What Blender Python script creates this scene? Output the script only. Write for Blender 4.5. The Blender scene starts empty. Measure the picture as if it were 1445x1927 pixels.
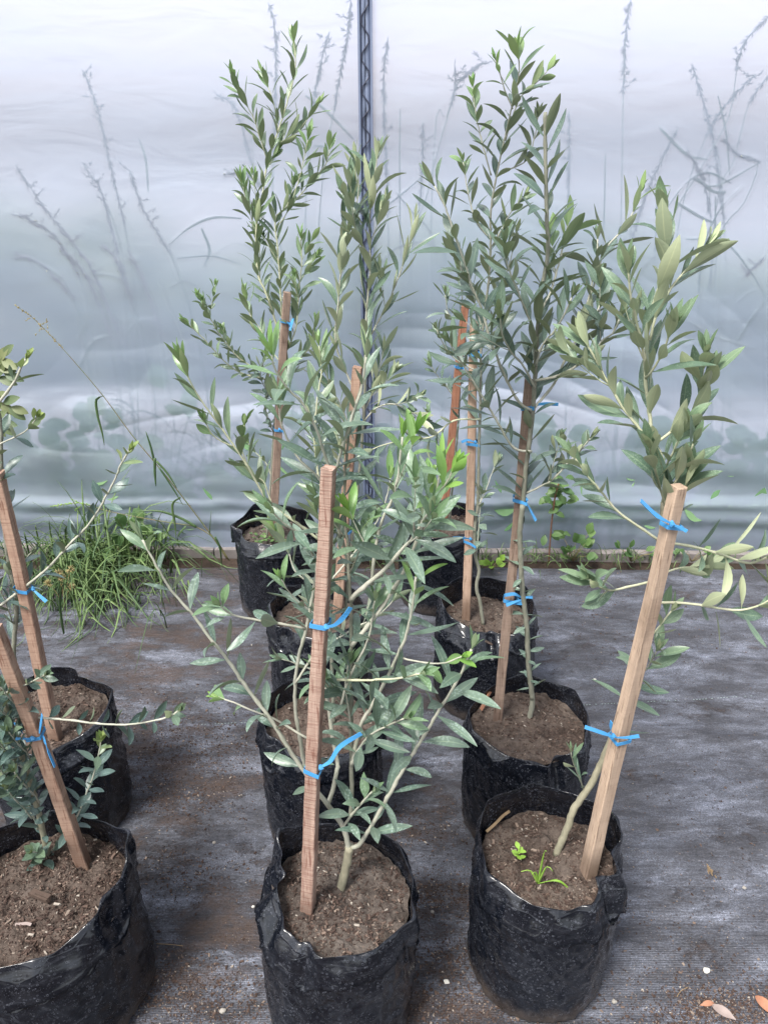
import bpy, math, random
from math import sin, cos, pi, radians
from mathutils import Vector, Matrix, noise

# ------------------------------------------------------------------ camera, sky, sun, exposure
scene = bpy.context.scene
COL = scene.collection
F, CX, CY = 1460.0, 722.5, 963.5
PITCH, CAMH = radians(25.5), 1.35
cam_data = bpy.data.cameras.new('camera')
cam_data.sensor_fit = 'VERTICAL'
cam_data.sensor_height = 24.0
cam_data.lens = 24.0 * F / 1927.0
cam_data.clip_start = 0.02
cam_data.clip_end = 500
cam = bpy.data.objects.new('camera', cam_data)
COL.objects.link(cam)
cam.location = (0, 0, CAMH)
cam.rotation_euler = (pi / 2 - PITCH, 0, 0)
scene.camera = cam

world = bpy.data.worlds.new("World")
scene.world = world
world.use_nodes = True
wn = world.node_tree
for n in list(wn.nodes):
    wn.nodes.remove(n)
sky = wn.nodes.new('ShaderNodeTexSky')
sky.sky_type = 'NISHITA'
sky.sun_disc = False
sky.sun_elevation = radians(58)
sky.sun_rotation = radians(-140)
sky.air_density = 1.0
sky.dust_density = 3.0
hsv = wn.nodes.new('ShaderNodeHueSaturation')
hsv.inputs['Saturation'].default_value = 0.38
bg = wn.nodes.new('ShaderNodeBackground')
bg.inputs['Strength'].default_value = 0.125
wo = wn.nodes.new('ShaderNodeOutputWorld')
wn.links.new(sky.outputs[0], hsv.inputs['Color'])
wn.links.new(hsv.outputs[0], bg.inputs[0])
wn.links.new(bg.outputs[0], wo.inputs[0])

sun_d = bpy.data.lights.new('sun', 'SUN')
sun_d.energy = 2.2
sun_d.angle = radians(18)
sun_d.color = (1.0, 0.96, 0.9)
sun = bpy.data.objects.new('sun', sun_d)
COL.objects.link(sun)
# light comes from the upper left, behind the camera
sdir = Vector((sin(radians(-140)) * cos(radians(58)), cos(radians(-140)) * cos(radians(58)), sin(radians(58))))
sun.rotation_euler = sdir.to_track_quat('Z', 'Y').to_euler()

scene.view_settings.view_transform = 'Standard'
scene.view_settings.look = 'None'
scene.view_settings.exposure = 1.36
scene.view_settings.gamma = 1.0
scene.render.engine = 'CYCLES'
scene.cycles.max_bounces = 8
scene.cycles.transmission_bounces = 6
scene.cycles.transparent_max_bounces = 8

# ------------------------------------------------------------------ helpers
FWD = Vector((0, cos(PITCH), -sin(PITCH)))
UP = Vector((0, sin(PITCH), cos(PITCH)))
CAM = Vector((0, 0, CAMH))

def ray(px, py):
    return FWD + Vector((1, 0, 0)) * ((px - CX) / F) - UP * ((py - CY) / F)

def atY(px, py, Y):
    d = ray(px, py)
    return CAM + d * (Y / d.y)

def atZ(px, py, Z):
    d = ray(px, py)
    return CAM + d * ((Z - CAMH) / d.z)

def link(name, me, mat, parent=None):
    o = bpy.data.objects.new(name, me)
    COL.objects.link(o)
    if mat:
        for m in (mat if isinstance(mat, (list, tuple)) else [mat]):
            me.materials.append(m)
    if parent:
        o.parent = parent
        o.matrix_parent_inverse = Matrix.Translation(-parent_loc(parent))
    return o

def parent_loc(o):
    v = Vector(o.location)
    while o.parent:
        o = o.parent
        if o.type == 'EMPTY':
            return Vector(o.location)
    return v if o.type == 'EMPTY' else Vector((0, 0, 0))

def empty(name, loc):
    o = bpy.data.objects.new(name, None)
    o.empty_display_size = 0.05
    o.location = loc
    COL.objects.link(o)
    return o

def tag(o, label=None, cat=None, group=None, kind=None):
    if label: o['label'] = label
    if cat: o['category'] = cat
    if group: o['group'] = group
    if kind: o['kind'] = kind
    return o

class MB:
    def __init__(s):
        s.v, s.f, s.a = [], [], []
    def vert(s, p, a=(0, 0, 0, 0)):
        s.v.append(tuple(p)); s.a.append(a)
        return len(s.v) - 1
    def build(s, name, mat, parent=None, smooth=True):
        me = bpy.data.meshes.new(name)
        me.from_pydata(s.v, [], s.f)
        if smooth:
            me.polygons.foreach_set('use_smooth', [True] * len(me.polygons))
        at = me.attributes.new('lf', 'FLOAT_COLOR', 'POINT')
        at.data.foreach_set('color', [c for t in s.a for c in t])
        me.update()
        o = bpy.data.objects.new(name, me)
        COL.objects.link(o)
        me.materials.append(mat)
        if parent:
            o.parent = parent
            if parent.type == 'EMPTY':
                o.matrix_parent_inverse = Matrix.Translation(-Vector(parent.location))
        return o
    def tube(s, pts, rad, seg=6, a=(0, 0, 0, 0), cap=True, jit=0.0):
        n = len(pts)
        if n < 2: return
        t0 = (pts[1] - pts[0]).normalized()
        ref = Vector((1, 0, 0)) if abs(t0.x) < 0.8 else Vector((0, 1, 0))
        u = t0.cross(ref).normalized()
        rings = []
        for i in range(n):
            t = (pts[min(i + 1, n - 1)] - pts[max(i - 1, 0)]).normalized()
            u = (u - t * u.dot(t)).normalized()
            w = t.cross(u)
            r = rad[i] if isinstance(rad, (list, tuple)) else rad
            if jit: r *= 1 + random.uniform(-jit, jit)
            rings.append([s.vert(pts[i] + (u * cos(2 * pi * k / seg) + w * sin(2 * pi * k / seg)) * r, a) for k in range(seg)])
        for i in range(n - 1):
            for k in range(seg):
                k2 = (k + 1) % seg
                s.f.append((rings[i][k], rings[i][k2], rings[i + 1][k2], rings[i + 1][k]))
        if cap:
            s.f.append(tuple(rings[0][::-1])); s.f.append(tuple(rings[-1]))
    def ribbon(s, pts, width, nrm, a=(0, 0, 0, 0), thick=0.0004):
        """flat strip of small real thickness along pts; width across 'nrm' directions"""
        n = len(pts); rows = []
        for i in range(n):
            t = (pts[min(i + 1, n - 1)] - pts[max(i - 1, 0)]).normalized()
            w = width[i] if isinstance(width, (list, tuple)) else width
            nn = nrm[i] if isinstance(nrm, (list, tuple)) else nrm
            b = (nn - t * nn.dot(t))
            b = b.normalized() if b.length > 1e-6 else Vector((0, 0, 1))
            o = t.cross(b) * thick
            rows.append([s.vert(pts[i] + b * w / 2 + o, a), s.vert(pts[i] - b * w / 2 + o, a),
                         s.vert(pts[i] - b * w / 2 - o, a), s.vert(pts[i] + b * w / 2 - o, a)])
        for i in range(n - 1):
            for k in range(4):
                k2 = (k + 1) % 4
                s.f.append((rows[i][k], rows[i][k2], rows[i + 1][k2], rows[i + 1][k]))
        s.f.append(tuple(rows[0][::-1])); s.f.append(tuple(rows[-1]))
    def chip(s, c, l, w, h, rot, tilt, a=(0, 0, 0, 0)):
        m = Matrix.Translation(c) @ Matrix.Rotation(rot, 4, 'Z') @ Matrix.Rotation(tilt, 4, 'X') @ Matrix.Rotation(tilt * .6, 4, 'Y')
        ids = []
        for (x, y, z) in ((-1, -.7, -1), (1, -1, -1), (.8, 1, -1), (-.9, .6, -1), (-.8, -.6, 1), (.7, -.8, 1), (.9, .7, 1), (-.7, .8, 1)):
            ids.append(s.vert(m @ Vector((x * l * random.uniform(.7, 1), y * w * random.uniform(.6, 1), z * h)), a))
        for q in ((0, 3, 2, 1), (4, 5, 6, 7), (0, 1, 5, 4), (1, 2, 6, 5), (2, 3, 7, 6), (3, 0, 4, 7)):
            s.f.append(tuple(ids[i] for i in q))
    def leaf(s, base, d, n, L, W, tone, young, bend=0.2, fold=0.35, twist=0.0, pet=0.06):
        """lanceolate leaf; n is its upper-side direction"""
        d = d.normalized(); n = (n - d * n.dot(d)).normalized()
        side = d.cross(n)
        ST = (0, .05, .14, .28, .44, .6, .75, .88, .96, 1.0)
        rows = []
        p = base.copy(); prev = 0.0
        for t in ST:
            ang = -bend * t * t * 1.2
            dd = d * cos(ang) + n * sin(ang)
            nn = n * cos(ang) - d * sin(ang)
            p = p + dd * (t - prev) * L; prev = t
            if t <= pet: hw = 0.0009 * (1 + 10 * t)
            else:
                q = (t - pet) / (1 - pet)
                hw = W * .47 * (sin(pi * q ** 0.95) ** 0.80) if q < 1 else 0.0
                hw = max(hw, 0.00015)
            tw = twist * t
            ss = side * cos(tw) + nn * sin(tw)
            n2 = nn * cos(tw) - side * sin(tw)
            rows.append([s.vert(p - ss * hw + n2 * hw * fold, (tone, young, -1, t)),
                         s.vert(p, (tone, young, 0, t)),
                         s.vert(p + ss * hw + n2 * hw * fold, (tone, young, 1, t))])
        for i in range(len(rows) - 1):
            a, b = rows[i], rows[i + 1]
            s.f.append((a[0], a[1], b[1], b[0])); s.f.append((a[1], a[2], b[2], b[1]))

def smooth(pts, step=0.01):
    """Catmull-Rom through 3D points, resampled"""
    P = [pts[0] * 2 - pts[1]] + list(pts) + [pts[-1] * 2 - pts[-2]]
    out = []
    for i in range(1, len(P) - 2):
        p0, p1, p2, p3 = P[i - 1], P[i], P[i + 1], P[i + 2]
        k = max(2, int((p2 - p1).length / step))
        for j in range(k):
            t = j / k
            out.append(0.5 * ((2 * p1) + (p2 - p0) * t + (2 * p0 - 5 * p1 + 4 * p2 - p3) * t * t + (3 * p1 - p0 - 3 * p2 + p3) * t ** 3))
    out.append(pts[-1].copy())
    return out

# ------------------------------------------------------------------ materials
class N:
    """tiny node-graph helper"""
    def __init__(s, name):
        s.m = bpy.data.materials.new(name); s.m.use_nodes = True
        s.t = s.m.node_tree
        for n in list(s.t.nodes): s.t.nodes.remove(n)
        s.out = s.t.nodes.new('ShaderNodeOutputMaterial')
    def add(s, typ, **kw):
        n = s.t.nodes.new(typ)
        for k, v in kw.items():
            if hasattr(n, k): setattr(n, k, v)
        return n
    def l(s, a, b): s.t.links.new(a, b)
    def val(s, sock, v):
        if hasattr(v, 'links') or hasattr(v, 'is_linked'): s.l(v, sock)
        else: sock.default_value = v
    def coord(s, scale=(1, 1, 1), rot=(0, 0, 0), which='Object'):
        c = s.add('ShaderNodeTexCoord'); m = s.add('ShaderNodeMapping')
        m.inputs['Scale'].default_value = scale; m.inputs['Rotation'].default_value = rot
        s.l(c.outputs[which], m.inputs[0]); return m.outputs[0]
    def noise(s, vec, scale, detail=4, rough=0.55, dist=0.0):
        n = s.add('ShaderNodeTexNoise')
        n.inputs['Scale'].default_value = scale; n.inputs['Detail'].default_value = detail
        n.inputs['Roughness'].default_value = rough; n.inputs['Distortion'].default_value = dist
        s.l(vec, n.inputs['Vector']); return n.outputs[0]
    def vor(s, vec, scale, feature='F1', out='Distance', rnd=1.0):
        n = s.add('ShaderNodeTexVoronoi', feature=feature)
        n.inputs['Scale'].default_value = scale; n.inputs['Randomness'].default_value = rnd
        s.l(vec, n.inputs['Vector']); return n.outputs[out]
    def ramp(s, fac, stops):
        r = s.add('ShaderNodeValToRGB'); e = r.color_ramp.elements
        while len(e) < len(stops): e.new(0.5)
        for i, (p, c) in enumerate(stops):
            e[i].position = p
            e[i].color = (c, c, c, 1) if isinstance(c, (int, float)) else (*c, 1)
        s.l(fac, r.inputs[0]); return r.outputs[0]
    def mix(s, fac, a, b, blend='MIX'):
        n = s.add('ShaderNodeMix'); n.data_type = 'RGBA'; n.blend_type = blend
        s.val(n.inputs[0], fac)
        for sock, v in ((n.inputs[6], a), (n.inputs[7], b)):
            if isinstance(v, tuple): sock.default_value = (*v, 1) if len(v) == 3 else v
            else: s.l(v, sock)
        return n.outputs[2]
    def math(s, op, a, b=0.0, c=None):
        n = s.add('ShaderNodeMath', operation=op)
        s.val(n.inputs[0], a); s.val(n.inputs[1], b)
        if c is not None: s.val(n.inputs[2], c)
        return n.outputs[0]
    def sep(s, v):
        n = s.add('ShaderNodeSeparateXYZ'); s.l(v, n.inputs[0]); return n.outputs
    def bump(s, h, strength=0.5, dist=0.002, normal=None):
        b = s.add('ShaderNodeBump'); b.inputs['Strength'].default_value = strength
        b.inputs['Distance'].default_value = dist
        s.l(h, b.inputs['Height'])
        if normal: s.l(normal, b.inputs['Normal'])
        return b.outputs[0]
    def bsdf(s, col, rough=0.5, spec=0.5, normal=None):
        p = s.add('ShaderNodeBsdfPrincipled')
        if isinstance(col, tuple): p.inputs['Base Color'].default_value = (*col, 1)
        else: s.l(col, p.inputs['Base Color'])
        s.val(p.inputs['Roughness'], rough)
        s.val(p.inputs['Specular IOR Level'], spec)
        if normal: s.l(normal, p.inputs['Normal'])
        return p
    def done(s, shader):
        s.l(shader if not hasattr(shader, 'outputs') else shader.outputs[0], s.out.inputs[0])
        return s.m

def leaf_material(name, up0, up1, under, young, spots=0.5, spot_scale=230.0, spot_col=(.30, .36, .31)):
    g = N(name)
    at = g.add('ShaderNodeAttribute'); at.attribute_name = 'lf'
    sp = g.add('ShaderNodeSeparateColor'); g.l(at.outputs['Color'], sp.inputs[0])
    tone, yng, across = sp.outputs[0], sp.outputs[1], sp.outputs[2]
    vec = g.coord()
    base = g.mix(tone, up0, up1)
    nz = g.noise(vec, 90, 3)
    base = g.mix(g.math('MULTIPLY', nz, 0.35), base, (up1[0] * 1.5, up1[1] * 1.45, up1[2] * 1.3))
    # dried water marks: pale cells with dark gaps, only on the upper side
    v = g.vor(vec, spot_scale)
    cell = g.ramp(v, [(0.0, 1.0), (0.33, .85), (0.47, 0.0)])
    patch = g.ramp(g.noise(vec, 34, 5, .7), [(0.42, 0.0), (0.62, 1.0)])
    fac = g.math('MULTIPLY', g.math('MULTIPLY', cell, patch), spots)
    fac = g.math('MULTIPLY', fac, g.math('SUBTRACT', 1.0, yng))
    base = g.mix(fac, base, spot_col)
    ab = g.math('ABSOLUTE', across)
    rib = g.ramp(ab, [(0.0, 1.0), (0.12, 0.0)])
    base = g.mix(g.math('MULTIPLY', rib, 0.5), base, (up1[0] * 2.6, up1[1] * 2.3, up1[2] * 2.0))
    und = g.mix(tone, under, (under[0] * .72, under[1] * .76, under[2] * .8))
    und = g.mix(g.math('MULTIPLY', rib, 0.5), und, (under[0] * 1.35, under[1] * 1.3, under[2] * 1.2))
    geo = g.add('ShaderNodeNewGeometry')
    col = g.mix(geo.outputs['Backfacing'], base, und)
    yc = g.mix(tone, young, (young[0] * .7, young[1] * .8, young[2] * .8))
    col = g.mix(g.math('MULTIPLY', yng, 0.9), col, yc)
    rough = g.math('ADD', 0.36, g.math('MULTIPLY', fac, 0.3))
    p = g.bsdf(col, rough, 0.5, g.bump(g.noise(vec, 260, 2), 0.25, 0.001))
    tr = g.add('ShaderNodeBsdfTranslucent'); g.l(g.mix(0.5, col, yc), tr.inputs[0])
    ms = g.add('ShaderNodeMixShader')
    g.l(g.math('ADD', 0.10, g.math('MULTIPLY', yng, 0.25)), ms.inputs[0])
    g.l(p.outputs[0], ms.inputs[1]); g.l(tr.outputs[0], ms.inputs[2])
    return g.done(ms)

M = {}
M['leaf_spotted'] = leaf_material('leaf_spotted', (.060, .105, .085), (.115, .165, .130), (.29, .32, .235), (.27, .47, .09), .62, 250, (.33, .42, .38))
M['leaf_dark'] = leaf_material('leaf_dark', (.042, .075, .066), (.095, .14, .115), (.25, .28, .18), (.27, .40, .12), .45, 420, (.25, .32, .28))
M['leaf_pale'] = leaf_material('leaf_pale', (.05, .10, .075), (.11, .165, .115), (.42, .46, .29), (.42, .54, .26), .5, 430, (.34, .42, .34))
M['leaf_green'] = leaf_material('leaf_green', (.055, .095, .065), (.12, .175, .105), (.25, .30, .17), (.27, .43, .13), .3, 420, (.25, .32, .24))
M['leaf_small'] = leaf_material('leaf_small', (.032, .066, .064), (.075, .12, .11), (.16, .19, .12), (.34, .42, .12), .45, 420, (.25, .33, .32))

def stem_mat(name, c0, c1, sc=60):
    g = N(name); v = g.coord((1, 1, .35))
    c = g.mix(g.ramp(g.noise(v, sc, 4, .7), [(.3, 0.0), (.7, 1.0)]), c0, c1)
    h = g.noise(v, 300, 3)
    return g.done(g.bsdf(c, .6, .35, g.bump(h, .5, .001)))
M['stem_pale'] = stem_mat('stem_pale', (.44, .43, .36), (.27, .28, .22))
M['stem_cream'] = stem_mat('stem_cream', (.50, .49, .35), (.34, .37, .24))
M['stem_grey'] = stem_mat('stem_grey', (.24, .235, .19), (.13, .14, .105), 110)
M['trunk'] = stem_mat('trunk', (.30, .28, .20), (.19, .18, .13), 110)
M['weed_stem'] = stem_mat('weed_stem', (.12, .17, .06), (.20, .12, .07))

def wood(name, c0, c1, cross=0.0, dark=(.10, .05, .03)):
    g = N(name)
    v = g.coord((60, 60, 2.2))
    n1 = g.noise(v, 1.6, 5, .65, .6)
    c = g.mix(g.ramp(n1, [(.3, 0.0), (.7, 1.0)]), c0, c1)
    fl = g.ramp(g.noise(g.coord((150, 150, 9)), 2.2, 3, .6), [(.56, 0.0), (.66, 1.0)])
    c = g.mix(g.math('MULTIPLY', fl, .7), c, dark)
    # blotches of dirt and sap
    bl = g.ramp(g.noise(g.coord((1, 1, .5)), 22, 4, .6), [(.52, 0.0), (.72, 1.0)])
    c = g.mix(g.math('MULTIPLY', bl, .55), c, dark)
    # soil wicked up at the foot
    zz = g.sep(g.coord())[2]
    foot = g.ramp(g.math('ADD', zz, g.math('MULTIPLY', g.noise(g.coord(), 60, 3), .03)), [(.29, 1.0), (.335, 0.0)])
    c = g.mix(g.math('MULTIPLY', foot, .55), c, (.06, .035, .025))
    saw = g.noise(g.coord((12, 12, 420)), 1.0, 4, .7, .4)
    if cross:
        c = g.mix(g.math('MULTIPLY', g.ramp(saw, [(.50, 0.0), (.60, 1.0)]), cross), c, dark)
    b = g.bump(saw, .35 + cross, .0012)
    b = g.bump(n1, .5, .001, b)
    return g.done(g.bsdf(c, .78, .2, b))
M['stake_red'] = wood('stake_red', (.42, .305, .245), (.26, .175, .14), .5, (.13, .045, .03))
M['stake_tan'] = wood('stake_tan', (.47, .35, .26), (.29, .22, .17), .1, (.12, .08, .055))
M['stake_orange'] = wood('stake_orange', (.40, .275, .205), (.25, .165, .125), .3, (.12, .05, .03))
M['stake_rust'] = wood('stake_rust', (.33, .16, .10), (.20, .095, .06), .15, (.09, .03, .02))
M['stake_grey'] = wood('stake_grey', (.29, .21, .165), (.17, .125, .10), .15, (.06, .035, .025))
M['stake_light'] = wood('stake_light', (.46, .33, .25), (.33, .23, .17), .1, (.14, .08, .05))

def plastic_bag():
    g = N('black_bag_plastic'); vec = g.coord()
    n_big = g.noise(vec, 9, 4, .6)
    zz0 = None
    dustn = g.ramp(g.noise(g.coord((1, 1, 1.8)), 26, 6, .72), [(.45, 0.0), (.8, 1.0)])
    # dried droplet rings
    v = g.vor(vec, 170)
    ring = g.ramp(v, [(.20, 0.0), (.27, 1.0), (.32, .15), (.40, 0.0)])
    keep = g.ramp(g.noise(vec, 40, 3, .7), [(.42, 0.0), (.6, 1.0)])
    ring = g.math('MULTIPLY', ring, keep)
    v2 = g.vor(vec, 420)
    speck = g.math('MULTIPLY', g.ramp(v2, [(.10, 1.0), (.2, 0.0)]), g.ramp(g.noise(vec, 55, 3), [(.45, 0.0), (.6, 1.0)]))
    streak = g.ramp(g.noise(g.coord((1.5, 1.5, 14), (.35, .2, 0)), 9, 5, .7, .8), [(.56, 0.0), (.8, 1.0)])
    d = g.math('MULTIPLY', dustn, .05)
    d = g.math('ADD', d, g.math('MULTIPLY', ring, .22))
    d = g.math('ADD', d, g.math('MULTIPLY', speck, .35))
    d = g.math('ADD', d, g.math('MULTIPLY', streak, .06))
    zz = g.sep(vec)[2]
    low = g.ramp(g.math('ADD', zz, g.math('MULTIPLY', g.noise(vec, 30, 4), .05)), [(.02, 1.0), (.075, 0.0)])
    c = g.mix(d, (.0035, .0045, .0075), (.30, .32, .38))
    c = g.mix(g.math('MULTIPLY', low, .38), c, (.16, .12, .09))
    r = g.math('ADD', .15, g.math('MULTIPLY', d, .9))
    r = g.math('ADD', r, g.math('MULTIPLY', low, .3))
    wr = g.add('ShaderNodeTexNoise'); wr.noise_type = 'RIDGED_MULTIFRACTAL'
    wr.inputs['Scale'].default_value = 9; wr.inputs['Detail'].default_value = 3; wr.inputs['Roughness'].default_value = .45
    g.l(g.coord((1, 1, 2.6), (.25, .15, 0)), wr.inputs['Vector'])
    h = g.math('ADD', g.math('MULTIPLY', g.noise(g.coord((1, 1, 3.6)), 20, 2, .5, .4), .6), g.math('MULTIPLY', wr.outputs[0], .22))
    wv = g.add('ShaderNodeVectorMath', operation='ADD'); nz_ = g.add('ShaderNodeTexNoise'); nz_.inputs['Scale'].default_value = 7
    g.l(vec, nz_.inputs['Vector']); sc_ = g.add('ShaderNodeVectorMath', operation='SCALE'); sc_.inputs['Scale'].default_value = .06
    g.l(nz_.outputs['Color'], sc_.inputs[0]); g.l(g.coord((1, 1, 2.0), (.4, .3, .2)), wv.inputs[0]); g.l(sc_.outputs[0], wv.inputs[1])
    fac_ = g.vor(wv.outputs[0], 17)
    edge = g.ramp(g.vor(wv.outputs[0], 17, 'DISTANCE_TO_EDGE'), [(0.0, 1.0), (.05, 0.0)])
    up_ = g.ramp(zz, [(.19, .06), (.27, 1.0)])
    h = g.math('ADD', h, g.math('MULTIPLY', g.math('ADD', g.math('MULTIPLY', fac_, 1.3), g.math('MULTIPLY', edge, .35)), up_))
    return g.done(g.bsdf(c, r, .5, g.bump(h, .22, .007)))
M['bag'] = plastic_bag()

def soil_material(name, dark, mid, pale):
    g = N(name); v = g.coord()
    c = g.mix(g.ramp(g.noise(v, 60, 6, .75), [(.35, 0.0), (.7, 1.0)]), dark, mid)
    c = g.mix(g.ramp(g.vor(v, 260), [(.05, .9), (.22, 0.0)]), c, pale)
    c = g.mix(g.math('MULTIPLY', g.ramp(g.noise(v, 14, 5, .7), [(.42, 0.0), (.62, 1.0)]), .55), c, tuple(x * .62 + .02 for x in pale))
    h = g.math('ADD', g.noise(v, 180, 5, .75), g.math('MULTIPLY', g.vor(v, 120), .8))
    return g.done(g.bsdf(c, .95, .15, g.bump(h, 1.0, .006)))
M['soil_red'] = soil_material('soil_red', (.040, .029, .024), (.115, .085, .070), (.25, .20, .165))
M['soil_grey'] = soil_material('soil_grey', (.040, .032, .028), (.115, .092, .080), (.25, .21, .18))

def chip_material():
    g = N('chips')
    at = g.add('ShaderNodeAttribute'); at.attribute_name = 'lf'
    sp = g.add('ShaderNodeSeparateColor'); g.l(at.outputs['Color'], sp.inputs[0])
    c = g.ramp(sp.outputs[0], [(0, (.028, .020, .017)), (.45, (.068, .046, .037)), (.75, (.14, .10, .08)), (.93, (.26, .21, .17)), (1, (.42, .39, .34))])
    c = g.mix(g.math('MULTIPLY', g.noise(g.coord(), 200, 3), .5), c, (.08, .05, .04))
    return g.done(g.bsdf(c, .85, .2))
M['chips'] = chip_material()

def mat_plastic_ground():
    """woven weed mat: fine ribs, chalky patches, brown dirt drifts"""
    g = N('woven_ground_cloth'); v = g.coord()
    ribs = g.add('ShaderNodeTexWave', wave_type='BANDS', bands_direction='Y')
    ribs.inputs['Scale'].default_value = 105; ribs.inputs['Distortion'].default_value = 1.2
    ribs.inputs['Detail'].default_value = 2; ribs.inputs['Detail Scale'].default_value = 2
    g.l(v, ribs.inputs['Vector'])
    ribx = g.add('ShaderNodeTexWave', wave_type='BANDS', bands_direction='X')
    ribx.inputs['Scale'].default_value = 150; ribx.inputs['Distortion'].default_value = .8
    g.l(v, ribx.inputs['Vector'])
    weave = g.math('MULTIPLY', ribs.outputs['Fac'], g.math('ADD', .55, g.math('MULTIPLY', ribx.outputs['Fac'], .45)))
    base = g.mix(g.noise(v, 5, 4), (.014, .015, .020), (.034, .037, .048))
    base = g.mix(g.math('MULTIPLY', weave, .6), base, (.12, .12, .135))
    chalk_n = g.noise(g.coord((1, 2.6, 1), (0, 0, .05)), 4.2, 12, .76, .2)
    chalk = g.ramp(chalk_n, [(.44, 0.0), (.55, .30), (.67, 1.0)])
    grain = g.ramp(g.noise(g.coord((1, 1.3, 1)), 420, 5, .9), [(.42, .05), (.60, 1.0)])
    fine = g.math('MULTIPLY', chalk, g.math('ADD', g.math('MULTIPLY', grain, .7), g.math('MULTIPLY', weave, .35)))
    base = g.mix(g.math('MULTIPLY', fine, .95), base, (.42, .46, .57))
    gr2 = g.ramp(g.noise(g.coord((1, 1.4, 1)), 260, 4, .85), [(.36, .45), (.5, .9), (.66, 1.7)])
    base = g.mix(1.0, base, gr2, 'MULTIPLY')
    film = g.ramp(g.noise(g.coord((1, 1.5, 1)), 42, 5, .75), [(.40, 0.0), (.75, 1.0)])
    base = g.mix(g.math('MULTIPLY', film, .16), base, (.12, .112, .110))
    # brown dirt, more between the bags and towards the camera; x falls off to the right
    dn = g.noise(g.coord((1, 1.9, 1), (0, 0, -.08)), 3.6, 12, .78, .2)
    xyz = g.sep(v)
    bias = g.math('MULTIPLY', g.ramp(g.math('MULTIPLY_ADD', xyz[0], 1.0, .5), [(.55, 0.0), (.95, 1.0)]), .09)
    near = g.math('MULTIPLY', g.ramp(xyz[1], [(.50, 1.0), (.66, 0.0)]), .16)
    dn = g.math('ADD', g.math('SUBTRACT', dn, bias), near)
    dirt = g.ramp(dn, [(.485, 0.0), (.56, .75), (.63, 1.0)])
    dgrain = g.ramp(g.noise(v, 170, 5, .8), [(.3, .35), (.6, 1.0)])
    dcol = g.mix(g.noise(v, 130, 5, .8), (.028, .019, .015), (.120, .080, .060))
    base = g.mix(g.math('MULTIPLY', g.math('MULTIPLY', dirt, dgrain), .92), base, dcol)
    # crumbs
    crumb = g.math('MULTIPLY', g.ramp(g.vor(v, 150), [(.07, 1.0), (.13, 0.0)]), g.ramp(g.noise(v, 14, 4), [(.45, 0.0), (.6, 1.0)]))
    base = g.mix(g.math('MULTIPLY', crumb, .8), base, (.42, .36, .30))
    b = g.bump(weave, .6, .0018)
    b = g.bump(g.math('MULTIPLY', g.noise(v, 200, 4, .75), dirt), .9, .006, b)
    b = g.bump(g.noise(g.coord((1, 3, 1)), 7, 4), .5, .02, b)
    rough = g.math('ADD', .62, g.math('MULTIPLY', dirt, .3))
    return g.done(g.bsdf(base, rough, .35, b))
M['ground_cloth'] = mat_plastic_ground()

def earth():
    g = N('earth'); v = g.coord()
    c = g.mix(g.ramp(g.noise(v, 12, 8, .7), [(.35, 0.0), (.7, 1.0)]), (.025, .019, .015), (.08, .058, .045))
    far = g.ramp(g.sep(v)[1], [(.0, 0.0), (1.0, 1.0)])
    gm = g.ramp(g.math('MULTIPLY', g.sep(v)[1], .1), [(.255, 0.0), (.275, 1.0)])
    c = g.mix(gm, c, g.mix(g.noise(v, 1.2, 6, .7), (.17, .21, .21), (.29, .32, .33)))
    return g.done(g.bsdf(c, .95, .15, g.bump(g.noise(v, 80, 6, .75), .9, .01)))
M['earth'] = earth()

def film_mat():
    g = N('greenhouse_film'); v = g.coord()
    haze = g.noise(g.coord((.5, 1, 2.4)), 2.6, 6, .6, .3)
    fine = g.noise(g.coord((1, 1, 60)), 6, 3, .6)
    dust = g.ramp(g.vor(v, 26), [(.012, 1.0), (.03, 0.0)])
    ref = g.add('ShaderNodeBsdfRefraction')
    ref.inputs['Color'].default_value = (1, .87, .95, 1)
    ref.inputs['IOR'].default_value = 1.13
    ref.inputs['Roughness'].default_value = .56
    tl = g.add('ShaderNodeBsdfTranslucent'); tl.inputs[0].default_value = (.69, .83, .99, 1)
    df = g.add('ShaderNodeBsdfDiffuse'); df.inputs[0].default_value = (.60, .69, .88, 1)
    gl = g.add('ShaderNodeBsdfGlossy'); gl.inputs['Roughness'].default_value = .22
    gl.inputs['Color'].default_value = (.93, .95, 1, 1)
    b = g.bump(g.noise(g.coord((.8, 1, 2.6), (0, .12, 0)), 4, 3, .5, .8), .22, .02)
    b = g.bump(fine, .12, .002, b)
    g.l(b, gl.inputs['Normal'])
    m0 = g.add('ShaderNodeMixShader'); m0.inputs[0].default_value = .45
    g.l(tl.outputs[0], m0.inputs[1]); g.l(df.outputs[0], m0.inputs[2])
    m1 = g.add('ShaderNodeMixShader')
    milk = g.math('ADD', g.math('MULTIPLY', haze, .42), .22)
    milk = g.math('ADD', milk, g.math('MULTIPLY', fine, .08))
    milk = g.math('ADD', milk, g.math('MULTIPLY', dust, .3))
    g.l(milk, m1.inputs[0]); g.l(ref.outputs[0], m1.inputs[1]); g.l(m0.outputs[0], m1.inputs[2])
    fr = g.add('ShaderNodeFresnel'); fr.inputs[0].default_value = 1.5; g.l(b, fr.inputs['Normal'])
    m2 = g.add('ShaderNodeMixShader')
    g.l(g.math('MULTIPLY', fr.outputs[0], 2.0), m2.inputs[0])
    g.l(m1.outputs[0], m2.inputs[1]); g.l(gl.outputs[0], m2.inputs[2])
    return g.done(m2)
M['film'] = film_mat()

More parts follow.
